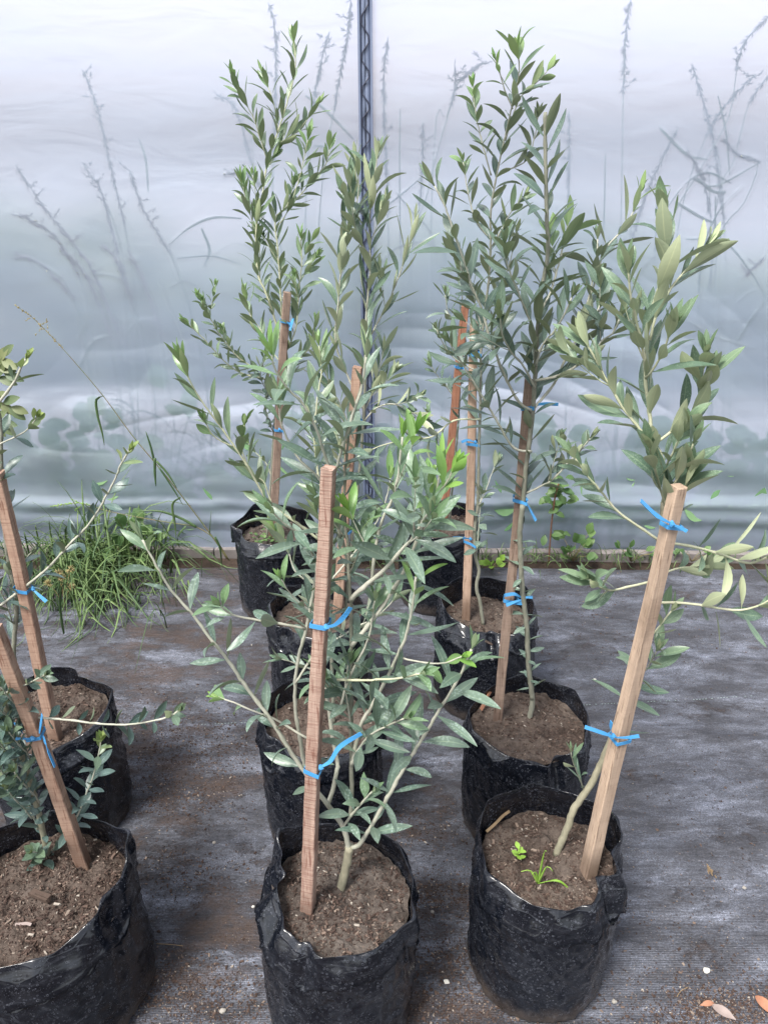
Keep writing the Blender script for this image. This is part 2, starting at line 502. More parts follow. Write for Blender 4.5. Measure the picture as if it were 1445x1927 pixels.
def simple(name, col, rough=.5, spec=.5, var=.2, sc=40):
    g = N(name)
    c = g.mix(g.noise(g.coord(), sc, 4), col, tuple(x * (1 - var) for x in col))
    return g.done(g.bsdf(c, rough, spec))
M['tie'] = simple('tie_tape', (.06, .27, .55), .4, .5, .12, 60)
M['channel'] = simple('channel_metal', (.19, .23, .34), .35, .6, .4, 12)
M['wire'] = simple('wiggle_wire', (.045, .05, .08), .4)
M['board'] = simple('base_board', (.26, .235, .225), .8, .2, .6, 25)
M['stone_white'] = simple('stone_white', (.62, .60, .54), .7, .3, .25, 120)
M['stone_grey'] = simple('stone_grey', (.30, .28, .25), .8, .3, .3, 120)
M['dead_leaf'] = simple('dead_leaf', (.42, .20, .12), .5, .4, .5, 60)
M['dead_leaf_grey'] = simple('dead_leaf_grey', (.30, .24, .22), .6, .3, .4, 60)
M['bark'] = simple('bark', (.10, .07, .055), .85, .2, .6, 90)
M['husk'] = simple('husk', (.28, .20, .12), .8, .2, .6, 120)

def blade_mat(name, c0, c1, trans=.25):
    g = N(name)
    at = g.add('ShaderNodeAttribute'); at.attribute_name = 'lf'
    sp = g.add('ShaderNodeSeparateColor'); g.l(at.outputs['Color'], sp.inputs[0])
    c = g.mix(sp.outputs[0], c0, c1)
    p = g.bsdf(c, .5, .4)
    tr = g.add('ShaderNodeBsdfTranslucent'); g.l(c, tr.inputs[0])
    ms = g.add('ShaderNodeMixShader'); ms.inputs[0].default_value = trans
    g.l(p.outputs[0], ms.inputs[1]); g.l(tr.outputs[0], ms.inputs[2])
    return g.done(ms)
M['grass'] = blade_mat('grass_blades', (.045, .095, .035), (.17, .25, .09))
M['grass_out'] = blade_mat('grass_outside', (.36, .50, .36), (.58, .66, .54), .6)
M['hedge'] = blade_mat('hedge_leaf', (.08, .14, .09), (.15, .21, .14))
M['seed'] = blade_mat('seed_heads', (.52, .56, .50), (.74, .74, .68), .6)
M['seed_straw'] = blade_mat('seed_straw', (.28, .22, .11), (.42, .36, .16))
M['weed'] = blade_mat('weed_leaf', (.05, .11, .035), (.12, .20, .065))
M['weed_lime'] = blade_mat('weed_lime', (.20, .36, .05), (.30, .48, .09))
M['shoot'] = blade_mat('shoot_leaf', (.06, .10, .04), (.15, .17, .07), .15)

# ------------------------------------------------------------------ the setting
WALL_Y = 2.49

def wall_y(x):
    return WALL_Y + 0.02 * x * -1.0

g_me = MB()
S = 60
xs = [-S, -4, 4, S]; ys = [-6, .2, 3.5, S]
idx = [[g_me.vert((x, y, -0.02)) for x in xs] for y in ys]
for j in range(3):
    for i in range(3):
        g_me.f.append((idx[j][i], idx[j][i + 1], idx[j + 1][i + 1], idx[j + 1][i]))
tag(g_me.build('ground', M['earth']), kind='structure')

def cloth_z(x, y):
    z = 0.004 * noise.noise(Vector((x * 1.3, y * 5, 0))) + 0.003 * noise.noise(Vector((x * 4, y * 14, 3)))
    rid = 1 - abs(noise.noise(Vector((x * 1.1, y * 6, 9))))
    return max(-.012, z + .007 * rid ** 6)

cl = MB()
NX, NY = 420, 260
X0, X1, Y0, Y1 = -3.2, 3.2, -.3, 2.385
grid = []
for j in range(NY + 1):
    row = []
    for i in range(NX + 1):
        x = X0 + (X1 - X0) * i / NX
        y = Y0 + (Y1 + .015 * noise.noise(Vector((x * 3, 0, 1))) - Y0) * j / NY
        z = cloth_z(x, y)
        if j > NY - 3: z -= .004 * (j - NY + 3)
        row.append(cl.vert((x, y, z)))
    grid.append(row)
for j in range(NY):
    for i in range(NX):
        cl.f.append((grid[j][i], grid[j][i + 1], grid[j + 1][i + 1], grid[j + 1][i]))
tag(cl.build('ground_cloth', M['ground_cloth']), kind='structure')

sm_ = MB(); random.seed(2)
pa, pb = atZ(380, 1368, .0), atZ(1500, 1309, .0)
nst = 190
for k in range(nst):
    if random.random() < .3: continue
    q = pa.lerp(pb, k / nst); q2 = pa.lerp(pb, (k + .45) / nst)
    q = Vector((q.x, q.y, cloth_z(q.x, q.y) + .0012)); q2 = Vector((q2.x, q2.y, cloth_z(q2.x, q2.y) + .0012))
    sm_.tube([q, (q + q2) / 2 + Vector((0, 0, .0006)), q2], .0007, 5)
sme = sm_.build('stitched_seam', simple('seam_thread', (.30, .38, .36), .8), bpy.data.objects['ground_cloth'])

# crumbs, bark bits and grit lying on the cloth
random.seed(5)
db = MB()
def crumb_spot(px, py, spread, n, big=1.0):
    n = int(n * 2.6) if n > 1 else 1
    for _ in range(n):
        c = atZ(px + random.gauss(0, spread), py + random.gauss(0, spread * .45), 0.0)
        if c.y < .3 or c.y > 2.45 or abs(c.x) > 1.8: continue
        l = random.uniform(.0006, .0024) * big * (1.9 if random.random() < .08 else 1)
        db.chip(Vector((c.x, c.y, cloth_z(c.x, c.y) + .001)), l, l * random.uniform(.25, .8), l * random.uniform(.15, .4),
                random.uniform(0, pi), random.uniform(-.3, .3), (random.random() ** 1.6, 0, 0, 0))
for (a, b, s_, n_) in ((360, 1420, 90, 500), (330, 1500, 60, 350), (420, 1390, 90, 300), (330, 1650, 70, 260), (330, 1860, 90, 500),
                       (820, 1690, 60, 500), (860, 1800, 60, 300), (860, 1900, 90, 600), (1400, 1905, 90, 600), (1250, 1915, 120, 350),
                       (1010, 1130, 120, 300), (800, 1560, 70, 250), (300, 1340, 110, 260), (1200, 1190, 120, 160), (420, 1900, 90, 350),
                       (1200, 1500, 180, 120), (1250, 1750, 150, 120), (640, 1540, 200, 150), (1330, 1900, 60, 300), (150, 1900, 100, 200)):
    crumb_spot(a, b, s_, n_)
for _ in range(5000):
    crumb_spot(random.uniform(-100, 1545), random.uniform(1080, 1927), 5, 1, .8)
tag(db.build('soil_crumbs', M['chips'], smooth=False), kind='stuff', label='scattered soil crumbs and bark grit on the black cloth', cat='soil crumbs')

# ------------------------------------------------------------------ plastic film wall
wall = empty('film_wall', (0, WALL_Y, 0))
tag(wall, 'milky translucent plastic film wall stretched on a channel post behind the trees', 'wall')
POSTX = atY(689, 300, WALL_Y).x

def film_off(x, z):
    low = max(0.0, 1 - z / 1.0)
    y = 0.0
    zz = z + .05 * noise.noise(Vector((x * .8, z * .6, 4)))
    y += .022 * low * noise.noise(Vector((x * .8 + zz, zz * 9, 0)))
    y += .0035 * low * noise.noise(Vector((x * 2.2 - zz * 2, zz * 22, 7)))
    y += .016 * noise.noise(Vector((x * .6, zz * 2.2, 2))) * .6
    # a crossing set of slanted folds right of the post
    y += .010 * low * (1 - abs(noise.noise(Vector((x * 2.2 + zz * 3, zz * 5 - x * 1.2, 5))))) ** 3
    m_ = math.exp(-((z - .72) / .26) ** 2) * math.exp(-((x - .45) / .55) ** 2)
    y += .013 * m_ * (1 - abs(noise.noise(Vector((x * 1.6 + 1.5 * z, (z + .35 * (x - .1) ** 2) * 9, 15))))) ** 4
    m_ = math.exp(-((z - .55) / .22) ** 2) * math.exp(-((x + .8) / .6) ** 2)
    y += .007 * m_ * (1 - abs(noise.noise(Vector((x * 1.2 - z, (z - .25 * x) * 9, 25))))) ** 4
    # the roll near the bottom
    zr = .205 + .012 * sin(x * 1.7) + .006 * noise.noise(Vector((x * 3, 0, 1)))
    am = .5 + .9 * abs(noise.noise(Vector((x * 1.3, 2, 3))))
    y -= .018 * am * math.exp(-((z - zr + .012) / .022) ** 2)
    y -= .004 * noise.noise(Vector((x * 9 + z * 8, z * 30, 3))) * math.exp(-((z - zr) / .05) ** 2)
    y -= .012 * math.exp(-((z - zr + .075) / .03) ** 2)
    return y

def steps(lo, hi, fine0, fine1, f, c):
    v = [lo]
    while v[-1] < hi - 1e-6:
        st_ = f if fine0 - 1e-6 <= v[-1] < fine1 else c
        v.append(min(hi, v[-1] + st_))
    return v

def film_panel(x0, x1, press):
    """press: list of 3D polylines of stalks that push the film out into thin ridges"""
    f = MB(); g = []
    xs_ = steps(x0, x1, -1.2, 1.2, .0052, .05); zs_ = steps(0, 2.7, 0, 1.75, .0052, .04)
    rid = {}
    import bisect
    for pl, amp in press:
        for k, p in enumerate(pl):
            a_ = amp * min(1, (k + 1) / 4) * min(1, (len(pl) - k) / 25)
            for i in range(bisect.bisect_left(xs_, p.x - .016), bisect.bisect_right(xs_, p.x + .016)):
                for j in range(bisect.bisect_left(zs_, p.z - .016), bisect.bisect_right(zs_, p.z + .016)):
                    d2 = (xs_[i] - p.x) ** 2 + (zs_[j] - p.z) ** 2
                    e = a_ * .6 * math.exp(-d2 / .0042 ** 2)
                    if e > rid.get((i, j), 0): rid[(i, j)] = e
    for j, z in enumerate(zs_):
        row = []
        for i, x in enumerate(xs_):
            e = min(1, abs(x - POSTX) / .12)
            row.append(f.vert((x, wall_y(x) + film_off(x, z) * (.15 + .85 * e) - rid.get((i, j), 0), z)))
        g.append(row)
    for j in range(len(zs_) - 1):
        for i in range(len(xs_) - 1):
            f.f.append((g[j][i], g[j][i + 1], g[j + 1][i + 1], g[j + 1][i]))
    return f.build('film', M['film'], wall)

# channel post with the zig-zag locking wire
def box(mb, x0, x1, y0, y1, z0, z1):
    i = [mb.vert(p) for p in ((x0, y0, z0), (x1, y0, z0), (x1, y1, z0), (x0, y1, z0), (x0, y0, z1), (x1, y0, z1), (x1, y1, z1), (x0, y1, z1))]
    for q in ((0, 3, 2, 1), (4, 5, 6, 7), (0, 1, 5, 4), (1, 2, 6, 5), (2, 3, 7, 6), (3, 0, 4, 7)):
        mb.f.append(tuple(i[k] for k in q))
wy = wall_y(POSTX)
ch = MB()
box(ch, POSTX - .018, POSTX + .018, wy + .004, wy + .008, .02, 2.7)
box(ch, POSTX - .020, POSTX - .014, wy - .012, wy + .003, .02, 2.7)
box(ch, POSTX + .014, POSTX + .020, wy - .012, wy + .003, .02, 2.7)
box(ch, POSTX - .020, POSTX + .020, wy + .010, wy + .05, .0, 2.7)
ch.build('post', M['channel'], wall, smooth=False)
wi = MB(); pts = []
for k in range(0, 900):
    z = .05 + k * .0029
    ph = (z / .085 + .12 * sin(z * 9)) % 1.0
    tri = abs(ph * 2 - 1) * 2 - 1
    tri = max(-.75, min(.75, tri * 1.2))
    pts.append(Vector((POSTX + tri * .013, wy - .010 + .003 * abs(tri), z)))
wi.tube(pts, .0019, 5)
wi.build('locking_wire', M['wire'], wall)
# strips of film gathered in the channel
st = MB()
for sx in (-1, 1):
    pts = [Vector((POSTX + sx * (.009 + .007 * noise.noise(Vector((z * 9, sx, 0)))), wy - .004 + .006 * noise.noise(Vector((z * 14, sx, 5))), z)) for z in [.03 + .012 * k for k in range(220)]]
    st.ribbon(pts, .017, Vector((1, .35 * sx, 0)))
st.build('film_tail', M['channel'], wall)
bd = MB()
for (xa, xb) in ((-3.8, -.62), (-.615, .9), (.905, 3.8)):
    n = 30; g = []
    for i in range(n + 1):
        x = xa + (xb - xa) * i / n
        y = wall_y(x) - .022 + .004 * noise.noise(Vector((x * 5, 0, 0)))
        h = .015 + .004 * noise.noise(Vector((x * 7, 3, 0)))
        g.append([bd.vert((x, y, -.02)), bd.vert((x, y, h)), bd.vert((x, y + .03, h + .002)), bd.vert((x, y + .03, -.02))])
    for i in range(n):
        for k in range(3):
            bd.f.append((g[i][k], g[i + 1][k], g[i + 1][k + 1], g[i][k + 1]))
    bd.f.append(tuple(g[0][::-1])); bd.f.append(tuple(g[-1]))
bd.build('base_board', M['board'], wall, smooth=False)

# ------------------------------------------------------------------ growing beyond the film
def seed_head(mb, pts, r=.0022, dens=260, L=.008):
    for i in range(len(pts) - 1):
        k = max(1, int((pts[i + 1] - pts[i]).length * dens))
        for _ in range(k):
            p = pts[i].lerp(pts[i + 1], random.random())
            t = (pts[i + 1] - pts[i]).normalized()
            d = (t + Vector((random.gauss(0, .45), random.gauss(0, .3), random.gauss(0, .45)))).normalized()
            a = (random.random(), 0, 0, 0)
            mb.tube([p, p + d * L * .5, p + d * L], [r * .5, r, r * .2], 4, a)

STK = []
STALKS = [  # (pixel path, distance behind film, spikelets on first n points, thickness)
    ([(155, 130), (180, 190), (200, 270), (213, 330), (235, 420), (250, 520), (258, 620), (262, 800), (268, 1000)], .035, 4),
    ([(245, 320), (268, 390), (292, 430), (320, 475), (345, 540), (372, 640), (395, 780), (410, 1000)], .02, 3),
    ([(30, 310), (70, 370), (112, 425), (145, 465), (180, 520), (230, 640), (280, 1000)], .02, 5),
    ([(18, 400), (60, 415), (105, 445), (150, 520), (190, 700), (200, 1000)], .012, 3),
    ([(110, 465), (160, 515), (215, 640), (250, 1000)], .012, 2),
    ([(155, 305), (175, 335), (192, 362), (240, 540), (260, 1000)], .03, 3),
    ([(192, 460), (218, 488), (250, 570), (290, 720), (300, 1000)], .015, 2),
    ([(27, 485), (72, 492), (140, 560), (180, 760), (200, 1000)], .012, 2),
    ([(240, 470), (268, 520), (310, 640), (350, 1000)], .02, 2),
    ([(505, 5), (520, 80), (515, 300), (500, 1000)], .05, 2),
    ([(660, 0), (655, 60), (630, 200), (608, 330), (595, 560), (590, 1000)], .02, 2),
    ([(620, 60), (606, 110), (590, 200), (575, 420), (570, 1000)], .04, 2),
    ([(420, 330), (462, 325), (500, 360), (540, 560), (560, 1000)], .01, 2),
    ([(410, 180), (445, 205), (480, 330), (500, 1000)], .10, 2),
    ([(855, 120), (856, 160), (848, 200), (830, 260), (805, 360), (770, 520), (750, 1000)], .015, 2),
    ([(910, 118), (880, 140), (862, 155), (840, 220), (815, 300), (800, 1000)], .02, 2),
    ([(795, 230), (795, 285), (790, 380), (760, 600), (740, 1000)], .03, 2),
    ([(1186, 0), (1178, 45), (1172, 170), (1165, 500), (1150, 1000)], .03, 2),
    ([(1070, 210), (1070, 270), (1068, 500), (1060, 1000)], .03, 2),
    ([(1445, 30), (1400, 80), (1385, 130), (1370, 220), (1310, 330), (1260, 430), (1200, 700), (1180, 1000)], .02, 2),
    ([(1420, 140), (1370, 190), (1330, 250), (1280, 400), (1260, 600), (1250, 1000)], .05, 2),
    ([(1445, 140), (1410, 190), (1395, 240), (1380, 300), (1340, 450), (1330, 1000)], .03, 1),
    ([(1275, 240), (1240, 310), (1210, 380), (1180, 480), (1150, 1000)], .03, 3),
    ([(1360, 260), (1385, 290), (1425, 305), (1400, 380), (1350, 460), (1340, 700), (1330, 1000)], .012, 2),
    ([(1290, 285), (1320, 330), (1335, 400), (1340, 1000)], .012, 2),
    ([(1440, 480), (1400, 520), (1370, 580), (1350, 1000)], .012, 1),
    ([(1300, 120), (1340, 260), (1360, 420), (1380, 1000)], .07, 2),
    ([(730, 70), (722, 160), (730, 400), (740, 1000)], .06, 2),
]
PRESS = []
random.seed(11)
for k, (pp, dist, nh) in enumerate(STALKS):
    P3 = []
    for j, (a, b) in enumerate(pp):
        p = atY(a, b, WALL_Y)
        p = atY(a, b, wall_y(p.x) + film_off(p.x, p.z) + .004 + dist * .32 + (.0 if j < len(pp) - 2 else (.03 if j == len(pp) - 2 else .10)))
        P3.append(p)
    P3[-1].z = -.01
    base = P3[-1]
    t = empty('grass_stalk', (base.x, base.y, 0))
    sm = smooth(P3, .03)
    PRESS.append(([p for p in smooth(P3, .004) if p.z > .3], max(0, .0028 - dist * .03) * random.uniform(.5, 1.1)))
    m = MB()
    m.tube(sm, [.0012 + .0015 * i / len(sm) for i in range(len(sm))], 5, (random.random(), 0, 0, 0))
    # a couple of narrow leaves
    for _ in range(random.choice((1, 2, 3))):
        i = random.randint(int(len(sm) * .35), len(sm) - 3)
        d = Vector((random.choice((-1, 1)) * random.uniform(.4, 1), random.uniform(-.05, .2), random.uniform(.5, 1))).normalized()
        L = random.uniform(.15, .32)
        q = [sm[i] + d * L * u + Vector((0, 0, -.9 * L * u * u)) for u in (0, .2, .4, .6, .8, 1)]
        for v_ in q: v_.y = max(v_.y, wall_y(v_.x) + film_off(v_.x, v_.z) + .005)
        m.ribbon(q, [.004, .008, .009, .007, .005, .001], Vector((.3, 1, .2)), (random.random(), 0, 0, 0))
    PRESS.append((smooth(q, .004), random.uniform(.0005, .0022)))
    m.build('stem', M['grass_out'], t)
    h = MB()
    seed_head(h, smooth(P3[:nh + 1] if nh < len(P3) else P3, .03), .0016, 520, .016)
    # side spikelets
    for j in range(nh):
        for s_ in (-1, 1, -1, 1):
            if random.random() < .6:
                a_ = P3[j].lerp(P3[j + 1], random.random())
                q = [a_, a_ + Vector((s_ * random.uniform(.008, .03), 0, random.uniform(.005, .025)))]
                seed_head(h, q, .0013, 420, .010)
                PRESS.append((smooth([q[0], q[1] + (q[1] - q[0]) * .3], .004), random.uniform(.0008, .0022)))
    h.build('seed_head', M['seed'], t)
    reg = 'left of the channel post' if pp[0][0] < 680 else 'right of the channel post'
    tag(t, None, 'grass stalk', 'grass stalks pressed behind the film %s' % reg)
    t['px'] = pp[0][0]; STK.append(t)

CLUMPS = [('right', 'broad-bladed grass clump just right of the post, blurred behind the film', [
    ([(753, 205), (752, 330), (755, 500), (770, 800)], .03), ([(722, 392), (760, 362), (795, 332)], .012), ([(745, 362), (778, 402), (812, 445), (830, 560)], .012),
    ([(836, 460), (840, 530), (842, 600), (830, 800)], .03), ([(700, 520), (740, 470), (800, 455), (840, 480)], .010), ([(905, 690), (880, 640), (850, 640)], .01)]),
  ('far', 'tangled grass clump blurred behind the film at the right edge of the picture', [
    ([(1138, 290), (1136, 400), (1130, 560)], .035), ([(1236, 340), (1233, 440), (1225, 600)], .03), ([(1255, 390), (1290, 345), (1330, 325), (1375, 345)], .006), ([(1300, 335), (1345, 350), (1430, 305)], .006),
    ([(1310, 335), (1340, 360), (1365, 362)], .008), ([(1345, 370), (1342, 470), (1320, 620)], .02), ([(1395, 350), (1350, 400), (1320, 480), (1310, 620)], .008), ([(1270, 380), (1320, 410), (1345, 420)], .008),
    ([(1290, 450), (1360, 455), (1410, 510), (1440, 560)], .006), ([(1385, 640), (1410, 600), (1440, 560)], .006), ([(1290, 600), (1340, 630), (1420, 655)], .006), ([(1350, 180), (1365, 250), (1372, 330)], .012),
    ([(1180, 560), (1210, 500), (1250, 470)], .008), ([(1240, 240), (1290, 290), (1330, 300)], .01)]),
  ('left', 'bent-leaved grass clump blurred behind the film left of the tall back tree', [
    ([(318, 462), (355, 430), (400, 410), (455, 411)], .005), ([(335, 486), (400, 482), (455, 498)], .006), ([(320, 540), (350, 528), (372, 540)], .008), ([(175, 515), (215, 520), (250, 545)], .008),
    ([(280, 360), (275, 300), (262, 260)], .03), ([(575, 180), (610, 205), (665, 262)], .006), ([(590, 275), (612, 278), (606, 305)], .006), ([(300, 520), (330, 600), (370, 700)], .01), ([(380, 430), (395, 470), (385, 500)], .02),
    ([(145, 640), (165, 600), (160, 590)], .006), ([(150, 690), (180, 640), (240, 630)], .006)])]
for nm, lb, blades in CLUMPS:
    t = empty('grass_clump', (atY(blades[0][0][0][0], 600, WALL_Y).x, wall_y(0) + .05, 0))
    for pp, dist in blades:
        P3 = []
        for a, b in pp:
            p = atY(a, b, WALL_Y)
            P3.append(atY(a, b, wall_y(p.x) + film_off(p.x, p.z) + .004 + dist * .5))
        q = smooth(P3, .012); m = MB()
        w_ = random.uniform(.004, .009)
        m.ribbon(q, [w_ * (.35 + .65 * sin(pi * min(1, .15 + .85 * i / len(q)))) for i in range(len(q))], Vector((.4, .15, .4)), (random.random(), 0, 0, 0))
        m.build('blade', M['grass_out'], t)
        if dist < .015: PRESS.append((smooth(P3, .004), random.uniform(.0012, .0026)))
    tag(t, lb, 'grass clump')
film_panel(-3.8, POSTX - .013, PRESS)
film_panel(POSTX + .013, 3.8, PRESS)
ORD = ['first', 'second', 'third', 'fourth', 'fifth', 'sixth', 'seventh', 'eighth', 'ninth', 'tenth', 'eleventh', 'twelfth', 'thirteenth', 'fourteenth', 'fifteenth', 'sixteenth', 'seventeenth']
SPLIT = [[t for t in STK if (t['px'] > 680) == bool(q)] for q in (0, 1)]
for side in (0, 1):
    L_ = sorted(SPLIT[side], key=lambda t: t['px'])
    for i, t in enumerate(L_):
        t['label'] = '%s grass stalk from the left behind the film, %s of the post' % (ORD[i], 'right' if side else 'left')
        del t['px']

# broad-leaved weeds and blades just behind the foot of the film
wd = MB(); random.seed(21)
for _ in range(1100):
    x = random.uniform(-2.3, 2.3)
    if noise.noise(Vector((x * 2.2, 0, 8))) < random.uniform(-.5, .15): continue
    z = random.uniform(.04, .5) * random.uniform(.4, 1) + .15 * random.random()
    y = wall_y(x) + film_off(x, z) + .007 + random.random() ** 2.0 * .07
    d = Vector((random.gauss(0, 1), .05 + abs(random.gauss(0, .12)), random.gauss(.1, .6)))
    L = random.uniform(.05, .12)
    wd.leaf(Vector((x, y, z)), d, Vector((random.gauss(0, .2), -1, .25)), L, L * random.uniform(.5, .9), random.random(), 0, -.15, .1)
for _ in range(900):
    x = random.uniform(-2.4, 2.4); y = wall_y(x) + .026 + random.random() ** 2.2 * .25
    L = random.uniform(.15, .55); lean = random.gauss(0, .5)
    q = [Vector((x + lean * L * u * u, y + .05 * u, L * u * (1 - .25 * u * abs(lean)))) for u in (0, .25, .5, .75, 1)]
    wd.ribbon(q, [.004, .006, .006, .004, .001], Vector((1, random.uniform(-.6, .6), 0)), (random.random(), 0, 0, 0))
M['out_leaf'] = blade_mat('outside_leaf', (.16, .34, .15), (.30, .48, .24), .5)
tag(wd.build('outside_weeds', M['out_leaf']), 'blurred mass of green weeds growing outside against the foot of the film', 'weeds', kind='stuff')

# hedge bank further out, seen only as a dim blur
hb = MB(); random.seed(31)
for _ in range(9000):
    x = random.uniform(-9, 9); 
    y = random.uniform(4.6, 6.5)
    top = .75 - .045 * x + .35 * noise.noise(Vector((x * .5, 0, 0))) + .12 * noise.noise(Vector((x * 2, y, 0)))
    z = random.random() ** .8 * top
    L = random.uniform(.12, .28)
    hb.leaf(Vector((x, y, z)), Vector((random.gauss(0, 1), random.gauss(0, 1), random.gauss(.3, .7))), Vector((0, -.3, 1)), L, L * .5, random.random(), 0, .3, .2)
tag(hb.build('hedge', M['hedge']), 'dim green hedge bank far behind the plastic film', 'hedge', kind='stuff')

# ------------------------------------------------------------------ bags and soil
def interp_corners(cs, th):
    """piecewise linear (with softened corners) over angle in degrees -> tuple"""
    n = len(cs)
    d = math.degrees(th) % 360
    for i in range(n):
        a, b = cs[i], cs[(i + 1) % n]
        a0, b0 = a[0], b[0] if i < n - 1 else b[0] + 360
        dd = d if d >= cs[0][0] else d + 360
        if a0 <= dd <= b0:
            t = (dd - a0) / (b0 - a0)
            t = t * .75 + .25 * (t * t * (3 - 2 * t))
            # chord, not arc: pull the radius in between corners
            half = radians(b0 - a0) / 2
            x = (t * 2 - 1) * half
            chord = cos(half) / max(.5, cos(x))
            k = a[1] + (b[1] - a[1]) * t
            return k * (1 - .65 * (1 - chord)), a[2] + (b[2] - a[2]) * t
    return 1.0, 0.0

def bag(root, c, r, H, soil_z, corners, collar=.04, taper=.0, seed=0, pinches=(), soilm='soil_red', chips=200, tilt=(0, 0), mound=0.0, squash=1.0, dips=()):
    random.seed(seed)
    NT = 260
    m = MB(); rows = []
    gz = .004
    def P(th, rad, z):
        x = cos(th) * rad; y = sin(th) * rad * squash
        return Vector((c[0] + x + tilt[0] * z / H, c[1] + y + tilt[1] * z / H, z))
    def body_r(th, z):
        u = z / H
        rr = r * (1 + taper * (1 - u) + .018 * sin(pi * min(1, u)))
        q = Vector((cos(th) * 2.2, sin(th) * 2.2, z * 14 + seed))
        rr += .0035 * noise.noise(q)
        v = Vector((cos(th) * 3.5, sin(th) * 3.5, z * 55 + 3 * sin(th * 2) + seed * 1.7))
        rr += .0028 * (1 - abs(noise.noise(v))) ** 3 - .001
        w = Vector((cos(th + z * 6) * 5, sin(th + z * 6) * 5, z * 9 + seed * 2.1))
        rr += .0035 * (1 - abs(noise.noise(w))) ** 5
        return rr
    def crum(th, z, amp):
        d, _ = noise.voronoi(Vector((cos(th) * 2.3 + z * 5, sin(th) * 2.3 - z * 4, z * 15 + seed * 3.3)))
        return amp * (d[0] - .4) * 1.6
    cols = []; soilR = []
    for i in range(NT):
        th = 2 * pi * i / NT
        k, dz = interp_corners(corners, th)
        rimr = r * k
        rimz = H + dz + .003 * noise.noise(Vector((cos(th) * 4, sin(th) * 4, seed)))
        col_d = collar * (1 + .35 * noise.noise(Vector((cos(th) * 1.5, sin(th) * 1.5, seed + 5))))
        pin = 0
        for (pa, pw, pd) in pinches:
            da = (math.degrees(th) - pa + 180) % 360 - 180
            e = math.exp(-(da / pw) ** 2)
            pin += pd * e
            col_d += .018 * e
        col = []
        # inside
        zb = rimz - col_d
        tt = min(1, max(0, (rimz - soil_z) / col_d))
        band = rimr * (1 - tt) + body_r(th, zb) * tt
        rin = min(body_r(th, soil_z) - .004, band - .006)
        soilR.append(rin)
        for q in range(9):
            t = q / 8
            z = soil_z - .012 + (rimz - soil_z + .012) * t
            rad = rin * (1 - t) + (rimr - .0009) * t + crum(th, z, .006) * sin(pi * t) + pin * .6 * t
            col.append(P(th, rad, z))
        col.append(P(th, rimr + pin - .0003, rimz + .0006))
        zb = rimz - col_d
        for q in range(10):
            t = q / 9
            z = rimz - .001 - col_d * t
            rad = (rimr + .0003) * (1 - t) + (body_r(th, zb) + .0042) * t + crum(th, z, .011) * sin(pi * min(1, t + .12)) + pin * (1 - t * .4)
            rad = max(rad + (.0022 if q == 9 else 0), 0.01)
            col.append(P(th, rad, z))
        # second tuck line just below the collar
        col.append(P(th, body_r(th, zb) + .0045, zb - .0022)); col.append(P(th, body_r(th, zb) - .003, zb - .0008))
        NB = 34
        for q in range(1, NB + 1):
            t = q / NB
            z = zb - .001 + (.02 - zb) * t
            ple = .0035 * (1 - abs(noise.noise(Vector((cos(th) * 7, sin(th) * 7, seed + z * 4))))) ** 4 * (1 - t)
            rad = body_r(th, z) + ple + crum(th, z, .0012)
            col.append(P(th, rad, z))
        br = body_r(th, .02)
        col.append(P(th, br * .985, .010 + gz * .3)); col.append(P(th, br * .95, gz * .6)); col.append(P(th, br * .6, gz * .5))
        cols.append(col)
    nr = len(cols[0])
    ids = [[m.vert(p) for p in col] for col in cols]
    for i in range(NT):
        i2 = (i + 1) % NT
        for q in range(nr - 1):
            m.f.append((ids[i][q + 1], ids[i][q], ids[i2][q], ids[i2][q + 1])[::-1])
    b = m.build('grow_bag', M['bag'], root)
    # soil
    s = MB(); NR = 26; rings = []
    def sz(x, y, u):
        v = Vector((x * 30, y * 30, seed))
        z = soil_z + mound * (1 - u * u) + .010 * noise.noise(v) + .007 * noise.noise(v * 2.6) + .0035 * noise.noise(v * 6)
        for (dx, dy, dr, dd) in dips:
            z += dd * math.exp(-((x - dx) ** 2 + (y - dy) ** 2) / dr ** 2)
        return z
    tx, ty = tilt[0] * soil_z / H, tilt[1] * soil_z / H
    cen = s.vert((c[0] + tx, c[1] + ty, sz(0, 0, 0)))
    for q in range(1, NR + 1):
        u = q / NR; ring = []
        for i in range(96):
            th = 2 * pi * i / 96
            rad = (soilR[int(i / 96 * NT) % NT] - .001) * u
            x, y = cos(th) * rad, sin(th) * rad * squash
            ring.append(s.vert((c[0] + x + tx, c[1] + y + ty, sz(x, y, u))))
        rings.append(ring)
    for i in range(96):
        s.f.append((cen, rings[0][i], rings[0][(i + 1) % 96]))
    for q in range(NR - 1):
        for i in range(96):
            i2 = (i + 1) % 96
            s.f.append((rings[q][i], rings[q + 1][i], rings[q + 1][i2], rings[q][i2]))
    so = s.build('soil', M[soilm], root)
    k = MB()
    for _ in range(int(chips * 3)):
        u = math.sqrt(random.random()) * .95; th = random.uniform(0, 2 * pi)
        if noise.noise(Vector((cos(th) * u * 3, sin(th) * u * 3, seed + 9))) < random.uniform(-.6, .25): continue
        ru = soilR[int(th / (2 * pi) * NT) % NT] * u
        x, y = cos(th) * ru, sin(th) * ru * squash
        l = random.uniform(.0008, .0036) * (2.0 if random.random() < .08 else 1)
        k.chip(Vector((c[0] + x + tx, c[1] + y + ty, sz(x, y, u) + .0015)), l, l * random.uniform(.2, .55), l * .22, random.uniform(0, 2 * pi), random.gauss(0, .35), (random.random() ** 1.5, 0, 0, 0))
    o = k.build('bark_chips', M['chips'], so, smooth=False)
    o.matrix_parent_inverse = Matrix.Identity(4)
    o['kind'] = 'stuff'
    return b

def child_of(o, parent):
    o.parent = parent; return o

